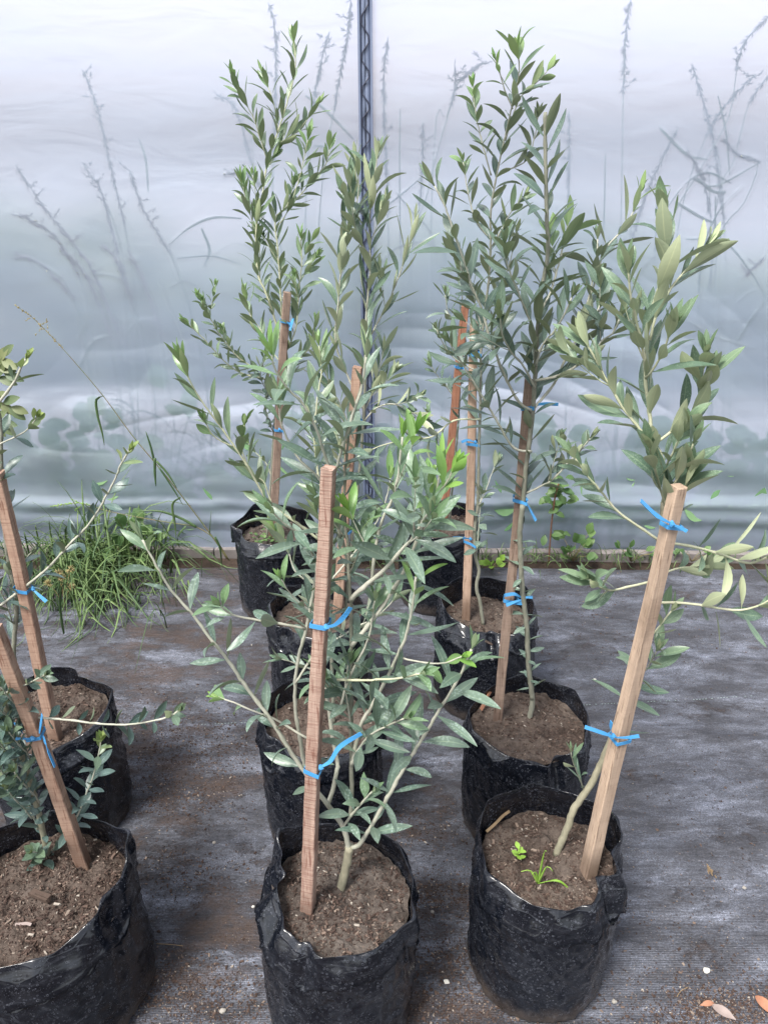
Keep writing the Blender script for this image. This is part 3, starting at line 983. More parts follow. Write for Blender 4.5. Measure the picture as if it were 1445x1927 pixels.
# ------------------------------------------------------------------ stakes, ties, olive stems
def stake(root, bpx, tpx, Yb, Yt, w, mat, seed, taper=.16):
    random.seed(seed)
    b = atY(bpx[0], bpx[1], Yb); t = atY(tpx[0], tpx[1], Yt)
    ax = (t - b).normalized()
    b2 = b - ax * .06
    # section axes, turned a little about the length
    rot = random.uniform(-.35, .35)
    u = (Vector((cos(rot), sin(rot), 0)) - ax * Vector((cos(rot), sin(rot), 0)).dot(ax)).normalized()
    v = ax.cross(u)
    m = MB(); n = 70; rings = []
    sec = [(-1, -.86), (-.86, -1), (.86, -1), (1, -.86), (1, .86), (.86, 1), (-.86, 1), (-1, .86)]
    L = (t - b2).length
    for i in range(n + 1):
        p = b2 + ax * L * i / n + u * .0012 * sin(i * .11 + seed) 
        ww = w / 2 * (1.04 - taper * i / n) * (1 + .035 * noise.noise(Vector((i * .15, seed, 0))))
        ring = []
        for j, (a, c_) in enumerate(sec):
            e = 1 + .045 * noise.noise(Vector((i * .35, j * 2.1, seed)))
            z = ax * (random.uniform(-.0012, .0012) if i == n else 0)
            ring.append(m.vert(p + (u * a + v * c_) * ww * e + z))
        rings.append(ring)
    for i in range(n):
        for j in range(8):
            j2 = (j + 1) % 8
            m.f.append((rings[i][j], rings[i][j2], rings[i + 1][j2], rings[i + 1][j]))
    m.f.append(tuple(rings[-1])); m.f.append(tuple(rings[0][::-1]))
    m.build('stake', mat, root, smooth=False)
    return dict(b=b, ax=ax, u=u, v=v, w=w, L=(t - b).length)

def on_stake(sk, py):
    """point on the stake axis whose picture row is py"""
    lo, hi = -.1, sk['L'] * 1.1
    for _ in range(40):
        mid = (lo + hi) / 2
        p = sk['b'] + sk['ax'] * mid - CAM
        y = CY - F * p.dot(UP) / p.dot(FWD)
        if y > py: lo = mid
        else: hi = mid
    return sk['b'] + sk['ax'] * lo

def tie(root, sk, py, stem=None, tails=(), wd_=.005, seed=0):
    random.seed(seed + int(py))
    c = on_stake(sk, py)
    m = MB(); hw = sk['w'] / 2 + .0012
    # loop: rounded square round the stake, stretched to hold the stem
    ring = [(-1, -1), (0, -1.03), (1, -1), (1.03, 0), (1, 1), (0, 1.03), (-1, 1), (-1.03, 0)]
    pts = [c + (sk['u'] * a + sk['v'] * b) * hw for a, b in ring]
    if stem is not None:
        ds = stem - c; ds -= sk['ax'] * ds.dot(sk['ax'])
        dn = ds.normalized()
        k = max(range(8), key=lambda i: (pts[i] - c).dot(dn))
        pts[k] = c + ds + dn * .004
        for kk in ((k - 1) % 8, (k + 1) % 8):
            pts[kk] = pts[kk].lerp(pts[k] , .35) + (pts[kk] - c).normalized() * .002
    tl = sk['ax'] * random.uniform(-.003, .003)
    pts = [p + tl * (p - c).dot(sk['u']) / hw for p in pts]
    pts.append(pts[0].copy())
    m.ribbon(pts, wd_ * 1.15, sk['ax'])
    # knot
    kn = c - sk['v'] * 0 + Vector((0, -1, 0)) * (hw + .002) + sk['u'] * hw * random.uniform(.2, .7)
    k0 = None
    for tpts in tails:
        P3 = []
        y0 = c.y - hw - .003
        for j, (a, b) in enumerate(tpts):
            P3.append(atY(a, b, y0 - .004 * j * (1 if j < 3 else .5)))
        sm = smooth(P3, .004)
        k0 = P3[0]
        m.ribbon(sm, [wd_ * (.4 + .7 * min(1, i / 6)) for i in range(len(sm))], [Vector((-.25, .25 + .5 * sin(i * .09 + py), 1)) for i in range(len(sm))])
    if k0 is not None:
        m.tube([k0 + sk['ax'] * .004, k0 + sk['u'] * .002, k0 - sk['ax'] * .004], [.002, .0042, .002], 6)
    m.build('tie', M['tie'], root, smooth=False)

def leafy(fo, pts, s0, s1, spacing, L, W, young_tip=.0, ang=(35, 60), phase=None, skip=.08, bright=.0, tipshrink=.5, droop=.25, tone_b=0.0):
    """opposite, crosswise pairs of leaves along a path"""
    cum = [0.0]
    for i in range(1, len(pts)): cum.append(cum[-1] + (pts[i] - pts[i - 1]).length)
    T = cum[-1]
    s = s0 * T + spacing * .3; end = s1 * T
    ph = random.uniform(0, pi) if phase is None else phase
    i = 0
    while s <= end:
        while i < len(cum) - 2 and cum[i + 1] < s: i += 1
        t = (s - cum[i]) / max(1e-6, cum[i + 1] - cum[i])
        p = pts[i].lerp(pts[i + 1], min(1, t))
        tan = (pts[min(i + 2, len(pts) - 1)] - pts[max(0, i - 1)]).normalized()
        a = tan.cross(Vector((0, 1, .01))).normalized(); b = tan.cross(a)
        rel = s / T
        near = max(0, 1 - (T - s) / .06)
        yg = max(0, young_tip * near) + bright
        for sgn in (0, pi):
            if random.random() < skip: continue
            az = ph + sgn + random.gauss(0, .22)
            rad = a * cos(az) + b * sin(az)
            an = radians(random.uniform(*ang)) * (1 - .45 * near)
            d = tan * cos(an) + rad * sin(an)
            nn = tan * sin(an) - rad * cos(an)      # upper side faces the shoot
            nn = (nn + Vector((0, 0, .35)) + Vector((random.gauss(0, .22), random.gauss(0, .22), 0))).normalized()
            sc = random.choice((random.uniform(.55, .9), random.uniform(.85, 1.15), random.uniform(.85, 1.15))) * (1 - tipshrink * near) * (.75 + .25 * min(1, rel * 3 + .3))
            fo.leaf(p + rad * .001, d, nn, L * sc, W * random.uniform(.85, 1.15) * (sc ** .6), min(1, max(0, random.random() + tone_b)), min(1, yg * random.uniform(.6, 1.1)),
                    random.gauss(droop, .32), random.uniform(.15, .55), random.gauss(0, .5))
        ph += pi / 2 + random.gauss(0, .15)
        s += spacing * random.uniform(.75, 1.2) * (1 - .35 * near)
    # terminal bud pair
    if s1 >= .99:
        tan = (pts[-1] - pts[-3]).normalized()
        for q in range(4):
            az = q * pi / 2 + ph
            a = tan.cross(Vector((0, 1, .01))).normalized(); b = tan.cross(a)
            rad = a * cos(az) + b * sin(az)
            an = radians(random.uniform(8, 24))
            fo.leaf(pts[-1], tan * cos(an) + rad * sin(an), -rad + tan * .2, L * random.uniform(.3, .6), W * .5, random.random(), min(1, young_tip * random.uniform(.7, 1.1) + bright), .1, .3, 0)

def stem(root, Y, path, dy=(0, 0), r=(.003, .0012), leaf=None, name='branch', smat='stem_pale', lmat='leaf_dark', seed=0, twigs=0, twig_len=(.04, .09), twig_range=(.2, .9)):
    random.seed(seed)
    if (52 <= seed < 70 and seed % 2 == 0) or 120 <= seed < 128: twigs = max(twigs, 1)
    if seed in (30, 31, 34): twigs = max(twigs, 1)
    r = (r[0] * .84, r[1] * .9)
    n = len(path)
    P3 = []
    for j, (a, b) in enumerate(path):
        u = j / (n - 1)
        P3.append(atY(a, b, Y + dy[0] + (dy[1] - dy[0]) * u))
    sm = smooth(P3, .008)
    sm = [p + Vector((random.gauss(0, .00035), random.gauss(0, .00035), 0)) for p in sm]
    m = MB(); k = len(sm)
    rr = [r[0] + (r[1] - r[0]) * i / (k - 1) for i in range(k)]
    # swollen nodes
    m.tube(sm, [q * ((1.2 if q < .003 else 1.07) if i % 4 == 0 else 1) for i, q in enumerate(rr)], 10)
    fo = MB()
    if leaf:
        lf = dict(leaf)
        leafy(fo, sm, lf.pop('s0', .15), lf.pop('s1', 1.0), **lf)
        for _ in range(twigs):
            i = int(k * random.uniform(*twig_range)); i = min(max(i, 1), k - 2)
            tan = (sm[i + 1] - sm[i - 1]).normalized()
            az = random.uniform(0, 2 * pi)
            a = tan.cross(Vector((0, 1, .01))).normalized(); b = tan.cross(a)
            rad = a * cos(az) + b * sin(az) * .7
            d = (tan * .9 + rad * .8 + Vector((0, 0, .25))).normalized()
            TL = random.uniform(*twig_len)
            tp = [sm[i] + d * TL * u + Vector((0, 0, TL * .25 * u * u)) for u in (0, .2, .4, .6, .8, 1)]
            m.tube(tp, [rr[i] * .6 * (1 - .6 * u) for u in (0, .2, .4, .6, .8, 1)], 6)
            lf2 = dict(leaf); lf2.pop('s0', 0); lf2.pop('s1', 0); lf2['L'] = lf2['L'] * .85
            leafy(fo, tp, .15, 1.0, **lf2)
    o = m.build(name, M[smat], root)
    if fo.f:
        f = fo.build('foliage', M[lmat], o)
        f.matrix_parent_inverse = Matrix.Identity(4)
    return sm

# ------------------------------------------------------------------ the potted olive trees
GROUP = 'young olive trees in black grow bags'
def plant(label, rim_px, H=.29):
    c = atZ(rim_px[0], rim_px[1], H)
    root = empty('potted_olive_tree', (c.x, c.y, 0))
    tag(root, label, 'potted tree', GROUP)
    return root, c

def yz(px, py, z=.262):
    return atZ(px, py, z).y

# ---- front middle tree --------------------------------------------------------------
root, c = plant('bushy spotted-leaf olive tree on a reddish saw-marked stake, in the front middle bag', (634, 1668))
bag(root, c, 0.1203, .29, .262, [(5, 1.0, .004), (38, .98, .018), (75, .97, .008), (118, .99, .020), (140, 1.04, .034), (152, .84, .022), (185, .78, .006), (215, .78, -.004), (240, .86, -.010), (262, .94, -.010), (300, .96, -.012), (335, 1.02, -.006)],
    collar=.042, seed=1, pinches=((146, 6, .010), (172, 6, -.012), (222, 6, .008), (248, 6, -.010), (338, 7, .010)), soilm='soil_grey', chips=900, mound=.004)
Ys = yz(578, 1712); Yt = yz(640, 1672)
sk = stake(root, (578, 1712), (617, 880), Ys, Ys + .02, .0196, M['stake_red'], 1, .26)
A = dict(L=.076, W=.0160, spacing=.028, young_tip=.25, ang=(40, 75), tipshrink=.35, droop=.30, skip=.12)
def A_(**k): d = dict(A); d.update(k); return d
stem(root, Yt, [(640, 1678), (650, 1635), (658, 1592)], (0, 0), (.0085, .0075), None, 'trunk', 'trunk')
stem(root, Yt, [(659, 1596), (675, 1590), (692, 1566), (719, 1520), (752, 1460), (789, 1399), (829, 1332), (865, 1272), (886, 1222)], (0, -.05), (.0042, .0016), A_(s0=.1), seed=2, lmat='leaf_spotted')
stem(root, Yt, [(657, 1598), (644, 1553), (616, 1513), (592, 1482), (576, 1456), (546, 1412), (510, 1355), (466, 1296), (436, 1252), (400, 1206), (365, 1159), (322, 1109), (289, 1053), (269, 1016)], (0, .0), (.0050, .0014), A_(s0=.22, spacing=.036, L=.062), seed=3, lmat='leaf_spotted')
stem(root, Yt, [(576, 1458), (566, 1399), (556, 1332), (556, 1282), (563, 1232), (576, 1186), (588, 1120), (600, 1050)], (.04, .06), (.0036, .0022), A_(s0=.35, skip=.45, L=.05), seed=4, lmat='leaf_spotted')
stem(root, Yt, [(556, 1286), (575, 1255), (590, 1230), (605, 1180), (612, 1100)], (.02, .03), (.0022, .0012), A_(s0=.5, L=.05, skip=.3), seed=5, lmat='leaf_spotted')
stem(root, Yt, [(575, 1183), (540, 1176), (490, 1168), (436, 1156), (415, 1140)], (.02, -.02), (.0022, .0012), A_(s0=.25, L=.058), seed=6, lmat='leaf_spotted')
stem(root, Yt, [(580, 1390), (550, 1373), (515, 1352), (470, 1335), (440, 1322), (412, 1312)], (.02, .05), (.0020, .0011), A_(s0=.3, L=.05, young_tip=.8, skip=.3), seed=7, lmat='leaf_spotted')
stem(root, Yt, [(617, 1513), (629, 1477), (634, 1447), (636, 1440), (629, 1405), (623, 1365), (616, 1316), (610, 1250), (615, 1190), (620, 1100), (625, 1010)], (.02, .10), (.0042, .002), A_(s0=.35, L=.06), seed=8, lmat='leaf_spotted')
stem(root, Yt, [(645, 1556), (662, 1533), (682, 1510), (700, 1490)], (0, -.02), (.0026, .0014), A_(s0=.1, spacing=.018, L=.052), seed=9, lmat='leaf_spotted')
stem(root, Yt, [(660, 1536), (662, 1490), (661, 1430), (661, 1300), (661, 1169), (655, 1040), (648, 940), (655, 830), (670, 760), (684, 715), (688, 668)], (0, .10), (.0042, .0016), A_(s0=.16, spacing=.030, L=.075, skip=.2), seed=10, lmat='leaf_spotted', twigs=5, smat='stem_grey')
stem(root, Yt, [(632, 885), (655, 805), (682, 726), (688, 672)], (.06, .05), (.0024, .0014), A_(s0=.1, spacing=.022, L=.074, young_tip=.1), seed=11, lmat='leaf_spotted')
stem(root, Yt, [(662, 1440), (679, 1365), (699, 1329), (725, 1282), (745, 1239), (765, 1193), (776, 1140), (784, 1085)], (0, -.04), (.0036, .0016), A_(s0=.2, spacing=.026, young_tip=1.0), seed=12, lmat='leaf_spotted')
stem(root, Yt, [(752, 1236), (780, 1244), (825, 1249), (850, 1243), (868, 1235)], (-.02, -.05), (.0015, .001), A_(s0=.3, L=.035, young_tip=1.0, bright=.4, skip=.4), seed=13, lmat='leaf_spotted')
stem(root, Yt, [(662, 1215), (699, 1169), (732, 1123), (765, 1063), (799, 978), (818, 945), (829, 880)], (0, .02), (.0036, .0014), A_(s0=.2, young_tip=.8, spacing=.026), seed=14, lmat='leaf_spotted', twigs=2)
stem(root, Yt, [(660, 1130), (676, 1111), (719, 1076), (755, 1036), (779, 1008), (805, 965)], (0, -.06), (.004, .0014), A_(s0=.2, L=.075), seed=15, lmat='leaf_spotted', twigs=2)
stem(root, Yt, [(700, 1100), (705, 1040), (719, 978), (739, 938), (749, 892), (757, 822)], (0, .0), (.0028, .0013), A_(s0=.2, young_tip=1.0, spacing=.028, bright=.12), seed=16, lmat='leaf_spotted', twigs=2)
stem(root, Yt, [(800, 985), (812, 945), (835, 915), (856, 880)], (.01, -.02), (.0015, .001), A_(s0=.3, young_tip=1.0, bright=.7, L=.06), seed=161, lmat='leaf_spotted')
stem(root, Yt, [(636, 1279), (690, 1280), (752, 1276), (790, 1268)], (.0, -.07), (.0022, .0011), A_(s0=.2, L=.06), seed=17, lmat='leaf_spotted', smat='stem_cream')
stem(root, Yt, [(640, 1010), (622, 900), (600, 820), (572, 762), (546, 736), (520, 700), (511, 668)], (.07, .03), (.0030, .0012), A_(s0=.1, spacing=.024, L=.072, young_tip=.7), seed=18, lmat='leaf_spotted')
stem(root, Yt, [(655, 1060), (630, 960), (600, 900), (560, 860), (530, 800), (525, 760)], (.08, .08), (.0026, .0012), A_(s0=.15, spacing=.026), seed=19, lmat='leaf_spotted')
stem(root, Yt, [(620, 1130), (600, 1070), (570, 1010), (540, 990), (510, 960)], (.07, .02), (.0022, .0011), A_(s0=.15, spacing=.026, L=.07), seed=20, lmat='leaf_spotted')
stem(root, Yt, [(640, 1330), (660, 1270), (690, 1210), (700, 1170), (705, 1130)], (.0, .0), (.0022, .0011), A_(s0=.1, spacing=.022, L=.065), seed=201, lmat='leaf_spotted')
stem(root, Yt, [(662, 1430), (690, 1390), (720, 1370), (760, 1352)], (.0, -.06), (.0022, .0011), A_(s0=.1, spacing=.022, L=.065), seed=202, lmat='leaf_spotted')
stem(root, Yt, [(661, 1370), (655, 1330), (650, 1290), (655, 1250)], (.0, .02), (.0018, .0011), A_(s0=.1, spacing=.02, L=.06), seed=203, lmat='leaf_spotted')
tie(root, sk, 1172, atY(606, 1160, Ys + .022), (((612, 1180), (630, 1176), (648, 1160), (660, 1143)),), .0058)
tie(root, sk, 1447, atY(600, 1440, Ys + .022), (((602, 1444), (622, 1432), (640, 1405), (680, 1380)),), .0058)

# ---- front right tree ---------------------------------------------------------------
root, c = plant('pale-leaved olive tree on a tan stake leaning right, in the front right bag', (1031, 1592))
bag(root, c, 0.1184, .29, .248, [(8, 1.03, .012), (28, 1.06, .020), (60, .93, .018), (95, .96, .026), (140, 1.07, .018), (165, 1.02, .004), (200, .98, -.006), (245, .92, -.016), (275, .90, -.020), (300, .88, -.014), (322, .84, -.004), (345, .90, .004)],
    collar=.05, seed=2, pinches=((318, 7, -.016), (332, 6, .014), (295, 6, .008), (350, 8, -.012), (20, 7, .008), (205, 8, .006)), soilm='soil_red', chips=900, tilt=(.004, 0), dips=((.06, .02, .03, .014),))
Ys = yz(1108, 1640, .25); Yt = yz(1047, 1605, .25)
sk = stake(root, (1105, 1645), (1276, 915), Ys, Ys + .0, .0216, M['stake_tan'], 2, .26)
B = dict(L=.070, W=.0190, spacing=.0200, young_tip=.25, ang=(22, 50), tipshrink=.3, droop=.0, skip=.12)
def B_(**k): d = dict(B); d.update(k); return d
lm = dict(lmat='leaf_pale', smat='stem_cream')
Yl = Yt + .02
stem(root, Yt, [(1046, 1608), (1066, 1560), (1079, 1523), (1102, 1490), (1126, 1447), (1160, 1360), (1195, 1230), (1225, 1100), (1243, 1010), (1248, 945)], (0, .02), (.0074, .0042), None, 'trunk', 'trunk')
stem(root, Yl, [(1248, 945), (1251, 892), (1240, 850), (1229, 836), (1224, 800), (1221, 773), (1214, 710), (1216, 653), (1224, 592), (1238, 545), (1252, 502), (1254, 452), (1249, 405)], (0, .03), (.0036, .0014), B_(s0=.03, spacing=.024), seed=30, **lm)
stem(root, Yl, [(1229, 836), (1204, 809), (1171, 766), (1148, 728), (1141, 716), (1122, 680), (1101, 645)], (.0, .03), (.0024, .0012), B_(s0=.15), seed=31, **lm)
stem(root, Yl, [(1216, 690), (1205, 640), (1194, 593), (1186, 560), (1182, 512)], (.01, -.02), (.0024, .0012), B_(s0=.15), seed=32, **lm)
stem(root, Yl, [(1222, 640), (1235, 590), (1262, 542), (1287, 512), (1310, 488), (1330, 462)], (.01, .03), (.0022, .0011), B_(s0=.15), seed=33, **lm)
stem(root, Yl, [(1231, 834), (1257, 816), (1285, 790), (1310, 766), (1325, 730), (1337, 700)], (.0, -.02), (.0024, .0012), B_(s0=.15), seed=34, **lm)
stem(root, Yl, [(1250, 880), (1262, 860), (1275, 830), (1290, 800)], (.0, -.04), (.002, .0011), B_(s0=.1, L=.06), seed=35, **lm)
stem(root, Yl, [(1250, 950), (1266, 915), (1285, 875), (1305, 835)], (-.02, -.07), (.0024, .0012), B_(s0=.0, spacing=.020, L=.078, ang=(14, 40)), seed=351, **lm)
stem(root, Yl, [(1248, 945), (1238, 905), (1228, 870), (1222, 840)], (.0, -.05), (.0022, .0012), B_(s0=.15, spacing=.024, L=.072, ang=(12, 36)), seed=352, **lm)
stem(root, Yl, [(1262, 975), (1272, 945), (1290, 915), (1300, 885)], (-.035, -.06), (.0018, .0012), B_(s0=.0, spacing=.018, L=.070, ang=(14, 45)), seed=354, **lm)
stem(root, Yl, [(1214, 712), (1232, 690), (1250, 655), (1262, 620)], (.0, -.04), (.0018, .0012), B_(s0=.1, spacing=.02, L=.08), seed=353, **lm)
stem(root, Yl, [(1240, 1018), (1200, 990), (1161, 962), (1128, 922), (1100, 890), (1080, 860)], (.01, .0), (.0024, .0012), B_(s0=.3, L=.055), seed=36, **lm)
stem(root, Yl, [(1222, 1095), (1178, 1105), (1151, 1111), (1128, 1105), (1108, 1090)], (.01, -.03), (.0022, .0012), B_(s0=.45, L=.065, spacing=.013, ang=(30, 75)), seed=37, **lm)
stem(root, Yl, [(1245, 1022), (1271, 1023), (1330, 1035), (1380, 1052), (1410, 1060), (1445, 1048), (1480, 1030)], (.01, -.03), (.0026, .0014), B_(s0=.25, ang=(50, 85)), seed=38, **lm)
stem(root, Yl, [(1222, 1135), (1260, 1134), (1314, 1138), (1360, 1146), (1393, 1148), (1430, 1138), (1470, 1115)], (.01, -.05), (.0024, .0013), B_(s0=.35, ang=(50, 85)), seed=39, **lm)
stem(root, Yl, [(1232, 1085), (1257, 1075), (1284, 1068), (1324, 1067), (1350, 1050)], (.01, .02), (.0018, .0011), B_(s0=.3, L=.05), seed=40, **lm)
stem(root, Yl, [(1205, 1210), (1222, 1200), (1240, 1178), (1262, 1150)], (.01, .0), (.0018, .0012), B_(s0=.3, L=.06, ang=(50, 90)), seed=41, **lm)
stem(root, Yl, [(1180, 1300), (1195, 1280), (1215, 1260), (1235, 1225)], (.02, .0), (.0016, .0010), B_(s0=.1, L=.062, ang=(50, 100)), seed=42, lmat='leaf_pale', smat='stem_grey')
stem(root, Yl, [(1150, 1385), (1165, 1350), (1180, 1300), (1190, 1260)], (.015, .015), (.002, .0015), B_(s0=.0, s1=.9, L=.062, spacing=.035, ang=(60, 110)), seed=43, lmat='leaf_pale', smat='stem_grey')
stem(root, Yl, [(1100, 1495), (1092, 1470), (1078, 1435), (1074, 1415)], (.01, -.01), (.0014, .0010), B_(s0=.1, L=.05, W=.008, spacing=.03), seed=44, lmat='leaf_pale', smat='stem_grey')
tie(root, sk, 986, atY(1246, 985, Ys + .0), (((1262, 985), (1235, 970), (1205, 942)), ((1262, 986), (1280, 993), (1292, 1000))), .0052)
tie(root, sk, 1388, None, (((1158, 1388), (1130, 1378), (1100, 1368)), ((1158, 1388), (1180, 1388), (1202, 1385)), ((1152, 1385), (1148, 1372), (1150, 1358))), .0052)
# sprouts in the soil
m = MB(); random.seed(8)
b0 = atZ(1012, 1662, .25)
for (tx, ty, hh) in ((1028, 1602, .065), (980, 1640, .03), (1086, 1690, .045), (1040, 1640, .05), (1000, 1645, .03)):
    e = atY(tx, ty, b0.y - .01)
    mid = (b0 + e) / 2 + Vector((0, 0, hh * .5))
    q = smooth([b0.copy(), mid, e], .005)
    m.ribbon(q, [max(.001, .0042 * (1 - (i / len(q)) ** 2)) for i in range(len(q))], Vector((1, .2, .2)), (random.random(), 0, 0, 0))
m.build('grass_tuft', M['weed_lime'], root)
m = MB(); b0 = atZ(973, 1618, .25)
m.tube([b0, b0 + Vector((0, -.004, .03))], .001, 5)
for k in range(7):
    d = Vector((cos(k * 2.4), sin(k * 2.4), .5))
    m.leaf(b0 + Vector((0, -.004, .008 + .0035 * k)), d, Vector((0, 0, 1)), .014, .009, random.random(), 1, .2, .1)
m.build('seedling', M['weed_lime'], root)

# ---- middle right tree (behind the front right) --------------------------------------
root, c = plant('dark-leaved olive with three blue ties, in the bag just behind the front right bag', (994, 1345))
bag(root, c, 0.1213, .285, .258, [(0, 1.0, .004), (30, 1.03, .018), (62, .95, .012), (85, 1.0, .018), (120, .93, .006), (165, 1.0, -.008), (200, 1.04, .004), (240, .94, -.012), (280, .93, -.022), (320, 1.0, -.006)],
    collar=.05, seed=3, pinches=((292, 7, -.010), (280, 5, .008), (320, 8, .006)), soilm='soil_red', chips=380, mound=.006)
Ys = yz(940, 1350); Yt = yz(996, 1352)
sk = stake(root, (937, 1350), (997, 714), Ys, Ys + .03, .0190, M['stake_grey'], 3)
Cc = dict(L=.072, W=.0178, spacing=.0215, young_tip=.15, ang=(35, 65), tipshrink=.3, droop=.1, skip=.08)
def C_(**k): d = dict(Cc); d.update(k); return d
lead = [(996, 1354), (1001, 1316), (994, 1252), (991, 1183), (983, 1116), (979, 1040), (978, 1000), (983, 950), (989, 885), (997, 820), (1003, 766), (1006, 713), (1009, 646), (1016, 567), (1024, 520), (1031, 470), (1029, 421), (1027, 340), (1025, 211)]
stem(root, Yt, lead, (0, .02), (.0066, .0030), C_(s0=.44, s1=.97), 'trunk', 'stem_grey', seed=50)
stem(root, Yt, lead[1:8], (0, 0), (.0055, .0052), C_(s0=.05, s1=.95, L=.036, W=.012, spacing=.026, ang=(60, 100), skip=.1), 'branch', 'stem_grey', lmat='leaf_spotted', seed=51)
stem(root, Yt, [(1007, 716), (1052, 706), (1102, 676), (1135, 639), (1152, 628), (1165, 600)], (.01, -.04), (.0030, .0014), C_(s0=.15), seed=52)
stem(root, Yt, [(1003, 770), (1018, 752), (1042, 722), (1062, 680), (1085, 636), (1102, 580), (1124, 517), (1136, 472), (1172, 431), (1192, 396), (1203, 365)], (.01, .12), (.0030, .0012), C_(s0=.3, young_tip=.8), seed=53)
stem(root, Yt, [(1100, 590), (1112, 540), (1122, 490), (1124, 450)], (.04, .06), (.0018, .0012), C_(s0=.2, L=.05), seed=531)
stem(root, Yt, [(990, 928), (1036, 905), (1065, 875), (1085, 855), (1110, 825)], (.01, -.02), (.0024, .0012), C_(s0=.15, L=.05, spacing=.02), seed=54)
stem(root, Yt, [(999, 850), (966, 842), (933, 789), (899, 732), (866, 679), (846, 645)], (.0, -.05), (.0028, .0012), C_(s0=.15), seed=55)
stem(root, Yt, [(999, 772), (976, 756), (949, 706), (919, 629), (906, 580), (888, 540), (876, 500), (858, 450), (838, 391), (818, 350)], (.0, -.02), (.0028, .0013), C_(s0=.15, spacing=.026), seed=56, lmat='leaf_dark')
stem(root, Yt, [(1009, 640), (995, 600), (975, 550), (955, 500), (950, 460)], (.0, -.05), (.0022, .0012), C_(s0=.15), seed=57)
stem(root, Yt, [(1014, 590), (1035, 550), (1050, 500), (1062, 450), (1070, 415)], (.0, .07), (.0022, .0012), C_(s0=.15, young_tip=.7), seed=58, lmat='leaf_green')
stem(root, Yt, [(1007, 690), (1020, 650), (1045, 620), (1062, 590), (1075, 560)], (.0, -.06), (.0022, .0012), C_(s0=.15, spacing=.022), seed=59)
stem(root, Yt, [(1006, 730), (985, 690), (960, 660), (945, 630), (940, 590)], (.0, -.07), (.0022, .0012), C_(s0=.15, spacing=.024), seed=60)
stem(root, Yt, [(1008, 660), (1045, 655), (1080, 630), (1110, 610), (1128, 575)], (.0, .03), (.0022, .0012), C_(s0=.15, spacing=.024), seed=61)
tie(root, sk, 764, atY(1003, 764, Yt + .008), (((1000, 766), (1020, 760), (1050, 761)),), .0058)
tie(root, sk, 938, atY(990, 938, Yt), (((988, 940), (995, 955), (1008, 980)),), .0058)
tie(root, sk, 1127, atY(984, 1127, Yt), (((984, 1128), (970, 1132), (952, 1139)), ((984, 1127), (968, 1118), (950, 1120)), ((984, 1127), (990, 1124), (1002, 1124))), .006)

# ---- third in the right column -------------------------------------------------------
root, c = plant('tall slim olive on a light square stake, third bag back in the right column', (917, 1135))
bag(root, c, 0.1203, .29, .235, [(0, .98, .0), (30, 1.03, .012), (70, .9, .01), (120, 1.0, .018), (165, 1.05, .012), (200, .93, -.004), (235, .80, -.020), (270, .78, -.030), (300, .90, -.026), (330, .99, -.006)],
    collar=.045, seed=4, taper=.05, pinches=((245, 8, .014), (270, 6, -.014), (210, 7, .008), (300, 7, .008)), soilm='soil_red', chips=260)
Ys = yz(880, 1160, .24); Yt = yz(909, 1172, .24)
sk = stake(root, (878, 1160), (893, 606), Ys, Ys + .02, .0205, M['stake_light'], 4)
stem(root, Yt, [(909, 1176), (903, 1133), (896, 1105), (901, 1073), (894, 1045), (893, 1000), (899, 945), (901, 845), (903, 796), (904, 713), (905, 650), (911, 597), (920, 520), (923, 452), (923, 396), (936, 321), (948, 266), (963, 200), (976, 140), (974, 95)], (0, .03), (.0056, .0012), C_(s0=.42, young_tip=.7), 'trunk', 'stem_grey', seed=70)
stem(root, Yt, [(903, 789), (853, 792), (812, 822), (760, 828), (720, 838), (690, 850)], (.0, -.12), (.0024, .0012), C_(s0=.15, L=.055), seed=71, smat='stem_cream')
stem(root, Yt, [(964, 205), (950, 170), (941, 140), (932, 112)], (.02, .0), (.0015, .001), C_(s0=.2, L=.045, W=.011, spacing=.02, young_tip=.8), seed=72, lmat='leaf_green')
stem(root, Yt, [(924, 330), (910, 280), (900, 240), (893, 200), (889, 165)], (.03, .03), (.0018, .001), C_(s0=.2, L=.05, spacing=.024, young_tip=.7), seed=73, lmat='leaf_green')
stem(root, Yt, [(950, 265), (975, 190), (995, 168), (1015, 150), (1030, 132)], (.03, .05), (.0018, .001), C_(s0=.2, L=.05, spacing=.024, young_tip=.7), seed=74, lmat='leaf_green')
stem(root, Yt, [(935, 330), (960, 318), (991, 301), (1005, 260), (1012, 220)], (.03, .06), (.0018, .001), C_(s0=.2, L=.055, spacing=.026), seed=75)
stem(root, Yt, [(922, 450), (905, 430), (890, 400), (878, 350), (872, 305)], (.03, .05), (.002, .001), C_(s0=.2, L=.055, young_tip=.6), seed=76)
stem(root, Yt, [(921, 470), (945, 430), (960, 400), (985, 370)], (.03, .0), (.002, .001), C_(s0=.2, L=.055), seed=77, lmat='leaf_green')
stem(root, Yt, [(907, 620), (890, 560), (870, 520), (862, 480)], (.03, .04), (.002, .001), C_(s0=.2, L=.06), seed=78)
stem(root, Yt, [(906, 640), (930, 590), (945, 540), (960, 490), (970, 440)], (.03, .06), (.002, .001), C_(s0=.2, L=.06), seed=79)
stem(root, Yt, [(904, 700), (880, 690), (850, 670), (830, 640), (822, 620)], (.03, .02), (.002, .001), C_(s0=.2, L=.055), seed=80)
stem(root, Yt, [(901, 950), (915, 920), (925, 890), (935, 870)], (.0, .04), (.0014, .001), C_(s0=.1, L=.05), seed=81, lmat='leaf_spotted')
stem(root, Yt, [(897, 1040), (900, 1000), (903, 960), (905, 930)], (.0, .01), (.0014, .0012), C_(s0=.0, L=.045, ang=(50, 90)), seed=82, lmat='leaf_spotted')
